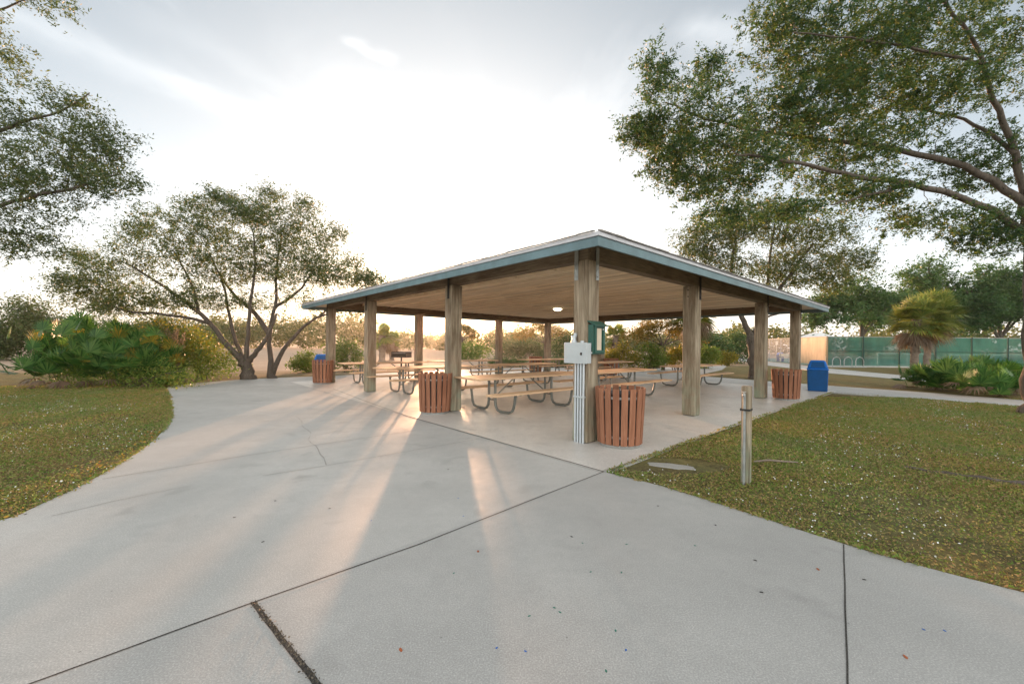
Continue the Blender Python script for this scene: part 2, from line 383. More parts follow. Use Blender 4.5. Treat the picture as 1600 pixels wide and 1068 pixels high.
left_edge = smooth_poly([Vector((-16, -24, 0)), Vector((-12, -6, 0)), Vector((-6.2, 1.2, 0))] + [G(*q) for q in ((0, 818), (60, 789), (130, 757), (190, 723), (235, 693), (261, 667), (270, 645), (269, 626), (258, 605))])
back_edge = [G(*q) for q in ((300, 598.5), (370, 593), (440, 589.6), (525, 586.6), (590, 583), (700, 577.5), (840, 574), (960, 575.5), (1020, 575), (1090, 569.5), (1129, 568), (1135, 572), (1128, 577), (1105, 582), (1085, 587), (1131, 590), (1204, 595.5), (1293, 602), (1450, 613), (1589, 624), (1720, 633))]
right_edge = [G(*q) for q in ((1720, 644), (1589, 634), (1450, 623.5), (1300, 613), (1130, 669.5), (947, 737.5))]
front_edge = smooth_poly([G(*q) for q in ((947, 737.5), (1000, 750), (1050, 763), (1150, 795), (1320, 850), (1450, 887), (1600, 925))], 1)[1:] + [Vector((4.9, 1.0, 0)), Vector((12, -6, 0)), Vector((16, -24, 0))]
plaza_pts = left_edge + back_edge + right_edge + front_edge  # unseen pavement behind the camera enlarged to bounce light under the roof
sheet('pavement', plaza_pts, 0.0, M['concrete'], .12)
path2 = [G(*q) for q in ((1100, 562.5), (1132, 558.5), (1172, 560), (1201, 565), (1251, 569.5), (1293, 575), (1419, 586.5), (1500, 594), (1500, 600), (1419, 592.5), (1293, 582), (1251, 576), (1201, 570.5), (1172, 565), (1132, 563))]
sheet('footpath', path2, -.012, M['path'], .05)
sheet('court', [(26.3, 33.5), (75, 33.5), (75, 58), (31.8, 58)], -.012, M['court'], .05)

def inpoly(X, Y, pts):
    x = np.array([q[0] for q in pts]); y = np.array([q[1] for q in pts]); c = np.zeros(len(X), bool); j = len(x) - 1
    for i in range(len(x)):
        with np.errstate(divide='ignore', invalid='ignore'):
            h = ((y[i] > Y) != (y[j] > Y)) & (X < (x[j] - x[i]) * (Y - y[i]) / (y[j] - y[i] + 1e-12) + x[i])
        c ^= h; j = i
    return c
# joints: narrow dirt-filled grooves
rj = random.Random(4)
def strip(mb, pts, wd, z=.003, jit=.3, seg=.25):
    out = [pts[0]]
    for a, b2 in zip(pts, pts[1:]):
        L = (b2 - a).length; n = max(1, int(L / seg))
        out += [a.lerp(b2, (i + 1) / n) for i in range(n)]
    L_, R_ = [], []
    for i, q in enumerate(out):
        d = (out[min(i+1, len(out)-1)] - out[max(i-1, 0)]); d.z = 0; d.normalize(); nn = Vector((-d.y, d.x, 0))
        o = nn * wd * (rj.random() - .5) * jit
        L_.append(q + o + nn * wd * .5 * (1 + jit * (rj.random() - .5))); R_.append(q + o - nn * wd * .5 * (1 + jit * (rj.random() - .5)))
    n = len(out); vs = [Vector((q.x, q.y, z)) for q in L_ + R_]
    mb.addm(vs, [(i, n + i, n + i + 1, i + 1) for i in range(n - 1)])
jm = MB()
jl = lambda *q: [G(*a) for a in q]
strip(jm, jl((30, 1074), (395, 941), (655, 850), (820, 785), (942, 737)), .010)
strip(jm, jl((395, 941), (495, 1068), (520, 1100)), .027, .003, .14, .08)
strip(jm, jl((1318, 850), (1321, 950), (1325, 1090)), .0085)
strip(jm, jl((944, 737), (750, 682), (640, 651)), .020, .0055)
strip(jm, jl((640, 651), (575, 628), (520, 607)), .014, .0055)
tag(jm.build('pavement_joint', M['joint']), kind='structure')
jm = MB()
strip(jm, jl((755, 684), (505, 728), (410, 743)), .010)
strip(jm, jl((650, 672), (400, 709), (160, 748)), .012)
strip(jm, jl((300, 758), (180, 782), (80, 806)), .008)
strip(jm, jl((462, 650), (471, 657), (474, 667), (486, 676), (481, 687), (494, 697), (498, 707), (506, 714), (510, 726)), .007, .003, 2.5, .12)
strip(jm, jl((948, 650), (1060, 668), (1100, 676)), .008, .0055)
tag(jm.build('pavement_crack', M['crack']), kind='structure')

# ================================================================== PAVILION
TH = .8392; RZ = PI / 2 - TH                # local x runs right-back, local y runs left-back
PO = Vector((1.1556, 6.1399, 0)); UL = Vector((-math.cos(TH), math.sin(TH), 0)); VL = Vector((math.sin(TH), math.cos(TH), 0))
def ST(tt, ss, z=0): return PO + VL * tt + UL * ss + Vector((0, 0, z))
PW, SP, S1, S2 = .281, 12.15, 3.75, 8.41
pav = thing('picnic_pavilion', PO, 'large open picnic pavilion with twelve square timber posts, teal fascia and low hip roof', 'pavilion', RZ)
BZ0, BZ1, OV = 2.83, 3.085, .67
rp = random.Random(2)
grid = [0, S1, S2, SP]
for i, tt in enumerate(grid):
    for j, ss in enumerate(grid):
        if 0 < i < 3 and 0 < j < 3: continue
        mb = MB().box(tt, tt + PW, ss, ss + PW, 0.012, BZ0 - .002)
        po = mb.build('post', M['post'], pav, bevel=.009)
        f = MB().box(tt + .02, tt + PW - .02, ss + .02, ss + PW - .02, .0045, .012); f.build('base_plate', M['dark'], po)
        def strap(face):                    # flat plate with bolts, on the left (x) or right (y) outer face
            s_ = MB(); c0 = .226 if (i == 0 and j == 0) else .135
            if face == 'x':
                s_.box(tt - .012, tt - .001, ss + c0 - .035, ss + c0 + .035, 2.53, 3.04)
                for z in (2.58, 2.70, 2.78): s_.lathe([(.012, -.001), (.012, .012), (.004, .016)], 8, Matrix.Translation((tt - .012, ss + c0, z)) @ Matrix.Rotation(-PI/2, 4, 'Y'))
            else:
                s_.box(tt + .19, tt + .262, ss - .012, ss - .001, 2.53, 3.04)
                for z in (2.58, 2.70, 2.78): s_.lathe([(.012, -.001), (.012, .012), (.004, .016)], 8, Matrix.Translation((tt + .226, ss - .012, z)) @ Matrix.Rotation(PI/2, 4, 'X'))
            s_.build('strap', M['dark'] if (i or j) else M['galv'], po)
        if i == 0: strap('x')
        if j == 0: strap('y')
        if j == 0 and i > 0:
            for z in (2.60, 2.74): MB().lathe([(.012, 0), (.012, .02), (.004, .024)], 8, Matrix.Translation((tt, ss + .16, z)) @ Matrix.Rotation(-PI/2, 4, 'Y')).build('bolt', M['dark'], po)
E1 = SP + PW
MB().box(.025, .225, 0.02, E1 - .02, BZ0, BZ1).build('beam', M['beam_y'], pav, bevel=.006)
MB().box(E1 - .225, E1 - .025, 0.02, E1 - .02, BZ0, BZ1).build('beam', M['beam_y'], pav, bevel=.006)
MB().box(.228, E1 - .228, .025, .225, BZ0, BZ1).build('beam', M['beam_x'], pav, bevel=.006)
MB().box(.228, E1 - .228, E1 - .225, E1 - .025, BZ0, BZ1).build('beam', M['beam_x'], pav, bevel=.006)
# roof: hip pyramid, deck slab; eave at 3.0
A, B2 = -OV, E1 + OV; C = E1 / 2; RISE = (C + OV) * .25
def hip(z, inset=0):
    a, b2 = A + inset, B2 - inset
    return [(a, a, z), (b2, a, z), (b2, b2, z), (a, b2, z), (C, C, z + RISE - inset * .25)]
mb = MB(); mb.addm(hip(2.985, .0), [(0, 1, 4), (1, 2, 4), (2, 3, 4), (3, 0, 4)])
o0 = 5; mb.addm(hip(2.93, .0)[:4], []); mb.f += [(0, 5, 6, 1), (1, 6, 7, 2), (2, 7, 8, 3), (3, 8, 5, 0)]
for k in range(4):                          # ragged shingle tabs along each eave
    x = 0.03; L = B2 - A + .04
    while x < L - .05:
        wd = min(rp.uniform(.24, .34), L - x); dz = rp.uniform(0, .010); dx = rp.uniform(.0, .012)
        Mx = Matrix.Translation((C, C, 0)) @ Matrix.Rotation(k * PI / 2, 4, 'Z') @ Matrix.Translation((-C, -C, 0))
        Mx = Mx @ Matrix.Translation((A - .035 + x, A - .042 - dx, 2.985)) @ Matrix.Rotation(math.atan(.25), 4, 'X')
        mb.box(0, wd - .012, 0, .055, -.004, .008 + dz, Mx); x += wd
mb.build('roof', M['shingle'], pav)
mb = MB(); h0 = hip(2.925, .05); mb.addm(h0, [(1, 0, 4), (2, 1, 4), (3, 2, 4), (0, 3, 4)]); mb.build('roof_deck', M['plank'], pav)
for k in range(4):
    Mx = Matrix.Translation((C, C, 0)) @ Matrix.Rotation(k * PI / 2, 4, 'Z') @ Matrix.Translation((-C, -C, 0))
    MB().box(A, B2 - .03, A - .0, A + .03, 2.80, 2.925, Mx).build('fascia', M['fascia'], pav, bevel=.004)
    MB().box(A - .022, B2 - .008, A - .022, A + .012, 2.927, 2.983, Mx).build('drip_edge', M['drip'], pav, bevel=.003)
# ceiling of planks, with the joists left open along the left-hand side
STRIP = 1.35; mb = MB(); x = STRIP
while x < E1 - .25:
    wd = .185; y = .235; 
    while y < E1 - .24:
        L = min(rp.uniform(2.4, 4.9), E1 - .238 - y); dz = rp.uniform(0, .012)
        mb.box(x, x + wd - rp.choice((.014, .02, .03)), y, y + L - .01, 3.062 - dz, 3.085); y += L
    x += wd
mb.build('ceiling', M['plank'], pav)
MB().box(STRIP - .04, STRIP - .003, .235, E1 - .235, 3.02, 3.11).build('ledger', M['plank'], pav, bevel=.004)
for q in np.arange(.62, E1 - .3, .61):
    MB().box(.228, STRIP - .043, q - .02, q + .02, 3.05, 3.17).build('joist', M['joist'], pav)
for q in np.arange(.62, E1 - .4, .61):      # block ends on top of the two far beams
    MB().box(q - .03, q + .03, E1 - .30, E1 - .227, 3.0, 3.06).build('block', M['beam_x'], pav)
    MB().box(E1 - .30, E1 - .227, q - .03, q + .03, 3.0, 3.06).build('block', M['beam_y'], pav)

# ceiling lamp
lp = thing('ceiling_lamp', ST(7.4, 7.2, 3.055), 'small round lit lamp fixed to the wooden pavilion ceiling', 'lamp')
MB().lathe([(.19, 0), (.2, -.03), (.19, -.045)], 24).build('lamp_base', M['white'], lp, smooth=True)
MB().lathe([(.18, -.047), (.165, -.085), (.11, -.12), (.04, -.132), (.005, -.134)], 24).build('lamp_shade', M['lamp'], lp, smooth=True)

sheet('pavilion_floor', [ST(a_, b_) for a_, b_ in ((-.97, -.955), (12.9, -.955), (13.6, 13.4), (-.97, 13.4))], .004, M['floor'])
# ------------------------------------------------------------------ picnic tables
def make_table():
    tb = thing('picnic_table', (0, 0, 0), '', 'picnic table', RZ, 'picnic tables under the pavilion')
    r = random.Random(9)
    L = 3.3
    m_ = MB()
    for k in range(4): m_.box(-L/2 + r.uniform(0, .006), L/2 - r.uniform(0, .006), -.47 + k*.236, -.47 + k*.236 + .229, .745, .785)
    m_.build('tabletop', M['table'], tb, bevel=.005)
    for s in (-1, 1):
        m_ = MB(); 
        m_.box(-L/2, L/2, s*.83 - .142, s*.83 - .003, .452, .49).box(-L/2, L/2, s*.83 + .003, s*.83 + .142, .452, .49)
        m_.build('bench_seat', M['table'], tb, bevel=.005)
    for x in (-.93, .93):
        for s in (-1, 1):
            pts = [(.11, .742), (.11, .45), (.115, .24), (.135, .13), (.19, .055), (.27, .03), (.42, .028), (.58, .032), (.68, .065), (.735, .15), (.765, .28), (.785, .40), (.80, .45)]
            m_ = MB().tube([(x, s*a, z) for a, z in pts], .030, 10)
            m_.box(x - .02, x + .02, s*.83 - .13 if s > 0 else s*.83 - .13, s*.83 + .13, .438, .451)
            m_.build('leg', M['pipe'], tb, smooth=True)
        MB().box(x - .025, x + .025, -.42, .42, .725, .744).build('crossbar', M['pipe'], tb)
        MB().tube([(x, -.14, .26), (x, .14, .26)], .018, 8).build('spreader', M['pipe'], tb, smooth=True)
        MB().tube([(x * .98, 0, .27), (x * .25, 0, .735)], .016, 8).build('brace', M['pipe'], tb, smooth=True)
    return tb
tspec = [(1.72, 3.27, 'nearest picnic table, wood top on bent pipe legs, beside the post with the electrical box'),
         (1.65, 7.57, 'picnic table just behind the slatted bin at the left front post'),
         (1.80, 11.1, 'picnic table farthest to the left, partly behind the second slim post, near the barbecue grill'),
         (5.30, 3.05, 'picnic table right behind the post with the green notice box, partly hidden by that post'),
         (5.55, 7.50, 'picnic table in the middle of the pavilion, behind the nearest table'),
         (5.60, 11.2, 'picnic table at the back left, seen to the right of the wide left post'),
         (10.8, 3.20, 'picnic table on the open right side, split in view by a square post'),
         (10.3, 6.90, 'picnic table at the back right of the notice box, in front of the yellow shrubs'),
         (10.55, 10.8, 'farthest picnic table, at the back corner in front of a slatted bin')]
t0 = make_table()
for k, (tt, ss, lab) in enumerate(tspec):
    o = t0 if k == 0 else copy_tree(t0); o.location = ST(tt, ss, .005); o['label'] = lab

# ------------------------------------------------------------------ slatted bins
def make_bin():
    b_ = thing('litter_bin', (0, 0, 0), '', 'litter bin', 0, 'round slatted litter bins')
    m_ = MB(); n = 18
    for k in range(n):
        a = 2 * PI * k / n
        Mx = Matrix.Rotation(a, 4, 'Z') @ Matrix.Translation((.318, 0, .045)) @ Matrix.Rotation(.052, 4, 'Y')
        m_.box(-.011, .011, -.046, .046, 0, .83, Mx)
    m_.build('slats', M['slat'], b_, bevel=.004)
    m_ = MB()
    for z, rr in ((.14, .311), (.72, .341)):
        m_.lathe([(rr, z), (rr, z + .035), (rr - .006, z + .035), (rr - .006, z)], 32, closed=True)
    m_.build('band', M['ring'], b_, smooth=True)
    MB().lathe([(.255, .05), (.285, .78), (.292, .79), (.28, .79), (.25, .08)], 28).build('liner', M['liner'], b_, smooth=True)
    MB().lathe([(.30, .0), (.31, .03), (.30, .045)], 32).build('base', M['ring'], b_, smooth=True)
    return b_
def behind(px, py, d):                      # ground point d metres beyond the one seen at the pixel
    q = G(px, py); h = Vector((q.x, q.y, 0)).normalized(); return q + h * d
bspec = [(behind(968, 702, .31), 'large slatted reddish litter bin beside the post with the green notice box'),
         (behind(679.5, 648, .31), 'slatted litter bin against the left front post, with sun shining through its slats'),
         (behind(504, 600, .31), 'slatted litter bin in front of the far left post, a blue bin behind it'),
         (behind(1228, 625.5, .31), 'slatted litter bin to the left of the big blue bin'),
         (ST(11.0, 12.0), 'small slatted litter bin at the far back corner, behind the farthest table'),
         (ST(12.6, 8.15), 'slatted litter bin behind the back table, right of the notice box post')]
b0 = make_bin()
bins = []
for k, (loc, lab) in enumerate(bspec):
    o = b0 if k == 0 else copy_tree(b0); o.location = loc + Vector((0, 0, .005)); o['label'] = lab; o.rotation_euler = (0, 0, .17 * k + .1); bins.append(o)
# big blue bin
bb = thing('recycling_bin', behind(1277, 611.5, .3) + Vector((0, 0, .005)), 'tall square blue bin with a domed lid standing at the pavement edge', 'bin', -.62)
def frustum(mb, w0, w1, d0, d1, z0, z1):
    return mb.addm([(-w0, -d0, z0), (w0, -d0, z0), (w0, d0, z0), (-w0, d0, z0), (-w1, -d1, z1), (w1, -d1, z1), (w1, d1, z1), (-w1, d1, z1)],
                   [(3, 2, 1, 0), (4, 5, 6, 7), (0, 1, 5, 4), (1, 2, 6, 5), (2, 3, 7, 6), (3, 0, 4, 7)])
frustum(MB(), .275, .295, .245, .265, .0, .74).build('body', M['blue'], bb, bevel=.018)
frustum(MB(), .31, .305, .28, .275, .742, .79).build('rim', M['blue_lid'], bb, bevel=.01)
frustum(MB(), .295, .21, .265, .17, .791, 1.07).build('lid', M['blue_lid'], bb, bevel=.03)
mf = MB(); mf.addm([(-.2, -.262, .83), (.2, -.262, .83), (.165, -.197, 1.02), (-.165, -.197, 1.02), (-.2, -.25, .83), (.2, -.25, .83), (.165, -.185, 1.02), (-.165, -.185, 1.02)],
                   [(0, 1, 2, 3), (7, 6, 5, 4), (0, 4, 5, 1), (1, 5, 6, 2), (2, 6, 7, 3), (3, 7, 4, 0)])
mf.build('flap', M['blue'], bb)
b2c = copy_tree(bb); b2c.location = behind(504, 600, 1.05) + Vector((0, 0, .005)); b2c.rotation_euler = (0, 0, .25); b2c['label'] = 'square blue bin with a domed lid, mostly hidden behind the far left slatted bin'

# ------------------------------------------------------------------ electrical box and notice box on the near post
eb = thing('electrical_box', PO, 'grey metal electrical box with four conduits running down the near post', 'electrical box', RZ)
MB().box(-.115, -.003, -.075, .355, 1.235, 1.545).build('cabinet', M['ebox'], eb, bevel=.004)
MB().box(-.127, -.117, -.08, .36, 1.23, 1.552).build('door', M['ebox'], eb, bevel=.003)
MB().box(-.138, -.1275, .005, .03, 1.36, 1.40).lathe([(.012, 0), (.012, .012)], 8, Matrix.Translation((-.1375, .018, 1.375)) @ Matrix.Rotation(-PI/2, 4, 'Y')).build('hasp', M['dark'], eb)
m_ = MB().lathe([(.05, 1.547), (.05, 1.575), (.036, 1.58), (.036, 1.63), (.045, 1.635), (.045, 1.655), (.03, 1.66)], 14, Matrix.Translation((-.055, .22, 0)))
m_.lathe([(.03, 1.547), (.03, 1.575), (.018, 1.58)], 12, Matrix.Translation((-.05, .06, 0)))
m_.box(-.03, -.002, .20, .25, 1.66, 1.70)
m_.build('conduit_fitting', M['conduit'], eb, smooth=True)
for k in range(4):
    y = .045 + k * .052
    m_ = MB().tube([(-.032, y, 1.234), (-.032, y, .7), (-.03, y, .0)], .0175, 10)
    m_.build('conduit', M['conduit'], eb, smooth=True)
MB().box(-.058, -.012, .02, .225, .70, .725).build('strap', M['ebox'], eb)
nb = thing('notice_box', PO, 'dark green notice box with a cream sheet behind its window on the near post', 'notice box', RZ)
m_ = MB().box(.005, .305, -.10, -.003, 1.375, 1.83); m_.build('case', M['green'], nb, bevel=.004)
m_ = MB(); fr = [(.03, .28, 1.40, 1.435), (.03, .28, 1.775, 1.815), (.03, .07, 1.435, 1.775), (.235, .28, 1.435, 1.775)]
for a, c_, z0, z1 in fr: m_.box(a, c_, -.125, -.102, z0, z1)
m_.build('frame', M['green'], nb, bevel=.002)
MB().box(.075, .205, -.108, -.102, 1.437, 1.773).build('paper', M['paper'], nb)
m_ = MB().addm([(-.015, -.16, 1.80), (.325, -.16, 1.80), (.325, -.002, 1.875), (-.015, -.002, 1.875), (-.015, -.16, 1.815), (.325, -.16, 1.815), (.325, -.002, 1.89), (-.015, -.002, 1.89)],
               [(3, 2, 1, 0), (4, 5, 6, 7), (0, 1, 5, 4), (1, 2, 6, 5), (2, 3, 7, 6), (3, 0, 4, 7)]); m_.build('roof', M['green'], nb)
MB().lathe([(.009, 0), (.009, .012)], 10, Matrix.Translation((.215, -.126, 1.755)) @ Matrix.Rotation(PI/2, 4, 'X')).build('lock', M['white'], nb)
MB().box(.0035, .0048, -.085, -.03, 1.385, 1.41).build('sticker', M['white'], nb)

# ------------------------------------------------------------------ spigot post, grill, rock pad, stick, root
sg = thing('water_spigot_post', G(1165.5, 752), 'short weathered wooden post with a grey pipe and tap standing in the right lawn', 'post', RZ + .12)
MB().box(-.045, .045, -.045, .045, -.03, 1.07).build('post', M['post'], sg, bevel=.005)
MB().tube([(-.066, .01, -.03), (-.066, .01, .97), (-.07, .01, .99)], .016, 10).build('pipe', M['galv'], sg, smooth=True)
m_ = MB().tube([(-.066, .01, .98), (-.10, .01, .985), (-.115, .01, .965)], .013, 8).lathe([(.022, 0), (.022, .008)], 10, Matrix.Translation((-.09, .01, 1.005)))
m_.tube([(-.09, .01, .98), (-.09, .01, 1.006)], .006, 6); m_.build('tap', M['ring'], sg, smooth=True)
MB().box(-.085, .05, -.05, -.046, .80, .822).box(-.088, -.083, -.05, .05, .80, .822).box(-.085, .05, .046, .05, .80, .822).build('strap', M['dark'], sg)
pd_ = G(1046, 727, -.02)
rk = random.Random(5); m_ = MB(); n = 16; ring = [(.30 * math.cos(2*PI*i/n) * rk.uniform(.85, 1.12), .10 * math.sin(2*PI*i/n) * rk.uniform(.8, 1.2)) for i in range(n)]
m_.addm([(x, y, -.03) for x, y in ring] + [(x * .95, y * .95, .004) for x, y in ring], [tuple(range(n, 2*n))] + [(i, (i+1) % n, n + (i+1) % n, n + i) for i in range(n)])
o = m_.build('concrete_pad', M['slab'], loc=pd_); o.rotation_euler = (0, 0, -.35)
tag(o, 'small grey concrete pad set in bare ground near the pavement corner', 'pad')
q0, q1 = G(1178, 722), G(1247, 724)
m_ = MB().tube([Vector((0, 0, .012)), (q1 - q0) * .35 + Vector((0, .02, .03)), (q1 - q0) * .7 + Vector((0, -.015, .028)), (q1 - q0) + Vector((0, 0, .02))], [.011, .014, .012, .006], 7)
o = m_.build('stick', M['palmbark'], loc=q0); tag(o, 'thin pale fallen stick lying on the grass beside the spigot post', 'stick')
gl = thing('barbecue_grill', Vector(P(627, 575, 19.2)).to_2d().to_3d(), 'black pedestal barbecue grill behind the left rear posts', 'grill', -.3)
MB().tube([(0, 0, -.03), (0, 0, .86)], .035, 10).build('pedestal', M['dark'], gl)
m_ = MB().box(-.4, .4, -.25, .25, .86, .885).box(-.4, -.385, -.25, .25, .885, 1.13).box(.385, .4, -.25, .25, .885, 1.13).box(-.385, .385, .235, .25, .885, 1.13).box(-.385, .385, -.25, -.24, .885, .92); m_.build('firebox', M['dark'], gl)
m_ = MB()
for k in range(12): m_.box(-.3 + k*.05, -.29 + k*.05, -.24, .232, 1.06, 1.07)
m_.box(-.384, .384, -.23, -.215, 1.05, 1.0595); m_.build('grate', M['galv'], gl)

# ================================================================== FENCES, COURT THINGS
FX, FY = 26.1, 33.3
fn = thing('windscreen_fence', (FX, FY, 0), 'long court fence hung with green windscreen cloth', 'fence')
MB().addm([(0.1, 0, .12), (40, 0, .12), (40, 0, 2.45), (.1, 0, 2.45)], [(0, 1, 2, 3)]).build('screen', M['screen'], fn)
for k in range(14): MB().tube([(k * 3.0, -.07, .05), (k * 3.0, -.07, 2.5)], .045 if k % 3 else .06, 8).build('fence_post', M['fence_green'] if k else M['screen_tan'], fn, smooth=True)
MB().tube([(0, .05, 2.48), (40, .05, 2.48)], .03, 6).build('top_rail', M['ring'], fn); MB().tube([(0, -.06, 1.3), (40, -.06, 1.3)], .025, 6).build('mid_rail', M['fence_green'], fn)
MB().box(0, 40, -.1, .1, -.06, .06).build('kerb', M['path'], fn)
f2 = thing('side_fence', (FX, FY, 0), 'court side fence with tan cloth at its near end and open chain link beyond', 'fence', math.atan2(11.7, 2.7))
MB().addm([(.12, 0, .1), (4.5, 0, .1), (4.5, 0, 2.45), (.12, 0, 2.45)], [(0, 1, 2, 3)]).build('cloth', M['screen_tan'], f2)
MB().addm([(4.55, 0, .05), (24, 0, .05), (24, 0, 2.45), (4.55, 0, 2.45)], [(0, 1, 2, 3)]).build('chain_link', M['link'], f2)
for k in range(1, 9): MB().tube([(k * 3.0, -.05, -.05), (k * 3.0, -.05, 2.5)], .04, 8).build('fence_post', M['ring'], f2, smooth=True)
MB().tube([(0.1, -.05, 2.48), (24, -.05, 2.48)], .03, 6).build('top_rail', M['ring'], f2)
def net(px0, px1, Y, pyt, lab):
    a, b2 = P(px0, pyt, Y), P(px1, pyt + 2, Y + .6); o = thing('court_net', (a.x, a.y, 0), lab, 'net', math.atan2(b2.y - a.y, b2.x - a.x), 'nets on the court behind the windscreen')
    L = (b2 - a).to_2d().length; z = min(a.z, 1.05)
    MB().addm([(0, 0, .12), (L, 0, .12), (L, 0, z), (0, 0, z)], [(0, 1, 2, 3)]).build('mesh', M['net'], o)
    MB().box(0, L, -.03, .03, z, z + .09).build('tape', M['white'], o)
    for x in (-.04, L + .04): MB().tube([(x, 0, 0), (x, 0, z + .1)], .04, 8).build('net_post', M['white'], o)
    MB().box(L/2 - .05, L/2 + .05, -.04, .04, .02, z - .002).box(L/2 - .6, L/2 + .6, -.05, .05, .0, .06).build('stand', M['white'], o)
net(1372, 1462, 37.5, 552.5, 'white-topped portable net seen through the windscreen left of the palms')
net(1484, 1610, 36.0, 554.5, 'white-topped net seen through the windscreen to the right of the palms')
br = thing('bike_rack', G(1325, 573), 'pale metal bike rack of three hoops in front of the windscreen', 'bike rack')
for k in (-1, 0, 1):   # hoops
    MB().tube([(k*.95 - .32, 0, -.03), (k*.95 - .32, 0, .5), (k*.95 - .22, 0, .72), (k*.95, 0, .82), (k*.95 + .22, 0, .72), (k*.95 + .32, 0, .5), (k*.95 + .32, 0, -.03)], .035, 8).build('hoop', M['galv'], br, smooth=True)
MB().box(-1.5, 1.5, -.05, .05, -.02, .03).build('rail', M['ebox'], br)
# far corner things by the path
kb = thing('blue_bin', G(1219, 564.5), 'small blue bin far away beside the path at the side fence', 'bin')
frustum(MB(), .26, .28, .24, .26, 0, .72).build('body', M['blue'], kb, bevel=.02); frustum(MB(), .29, .2, .27, .17, .722, .98).build('lid', M['blue_lid'], kb, bevel=.02)
ch = thing('bench', G(1226, 565), 'pale bench far away next to the small blue bin by the side fence', 'bench', -.4)
MB().box(-.45, .45, -.2, .2, .42, .47).build('seat', M['paper'], ch); MB().box(-.45, .45, .2, .24, .55, .9).build('backrest', M['paper'], ch)
for x in (-.38, .38): MB().box(x - .03, x + .03, -.18, .24, -.02, .418).build('leg', M['white'], ch)
sn = thing('sign_post', G(1213, 563), 'thin post with a small orange-lit square sign beside the side fence', 'sign', 0)
MB().tube([(0, 0, -.02), (0, 0, 2.3)], .04, 8).build('pole', M['paper'], sn); MB().box(-.16, .16, -.065, -.045, 1.85, 2.3).build('panel', M['paper'], sn)
cn = thing('canopy', P(1276, 524, 75).to_2d().to_3d(), 'pale canopy roof far behind the court fence', 'canopy')
zt = P(1276, 519.5, 75).z
MB().addm([(-2.2, -2, zt - .9), (2.2, -2, zt - .9), (2.2, 2, zt - .9), (-2.2, 2, zt - .9), (0, -1.2, zt), (0, 1.2, zt)], [(0, 1, 4), (1, 2, 5, 4), (2, 3, 5), (3, 0, 4, 5), (3, 2, 1, 0)]).build('canopy_roof', M['white'], cn)
for x, y in ((-2, -1.8), (2, -1.8), (2, 1.8), (-2, 1.8)): MB().tube([(x, y, -.03), (x, y, zt - .9)], .05, 6).build('canopy_post', M['white'], cn)

# ================================================================== VEGETATION
def rnd_dirs(rng, n, zs=1.0):
    d = rng.normal(size=(n, 3)); d[:, 2] *= zs; return d / np.linalg.norm(d, axis=1, keepdims=True)
def leaf_arrays(C_, size, asp, rng, zs=.7, size_var=.35):
    n = len(C_); d = rnd_dirs(rng, n, zs); e = rnd_dirs(rng, n); wv = np.cross(d, e); wv /= np.linalg.norm(wv, axis=1, keepdims=True) + 1e-9
    nn = np.cross(d, wv); s = size * (1 + size_var * rng.normal(size=(n, 1))).clip(.4, 1.8)
    V = np.stack([C_ - d * s * .5, C_ + wv * s * asp * .5 + nn * s * .06, C_ + d * s * .5, C_ - wv * s * asp * .5 + nn * s * .06], 1).reshape(-1, 3)
    return V, np.arange(n * 4).reshape(n, 4)
def cat(parts):
    V = np.concatenate([p[0] for p in parts]); o = np.cumsum([0] + [len(p[0]) for p in parts[:-1]])
    return V, np.concatenate([p[1] + k for p, k in zip(parts, o)])
def blob_points(rng, blobs, n):             # blobs: (center Vector, (rx, ry, rz), weight)
    wts = np.array([q[2] for q in blobs], float); wts /= wts.sum(); out = []
    for (c, r, _), k in zip(blobs, rng.multinomial(n, wts)):
        d = rnd_dirs(rng, k); rad = rng.random((k, 1)) ** .42
        out.append(np.array(c) + d * rad * np.array(r))
    return np.concatenate(out)
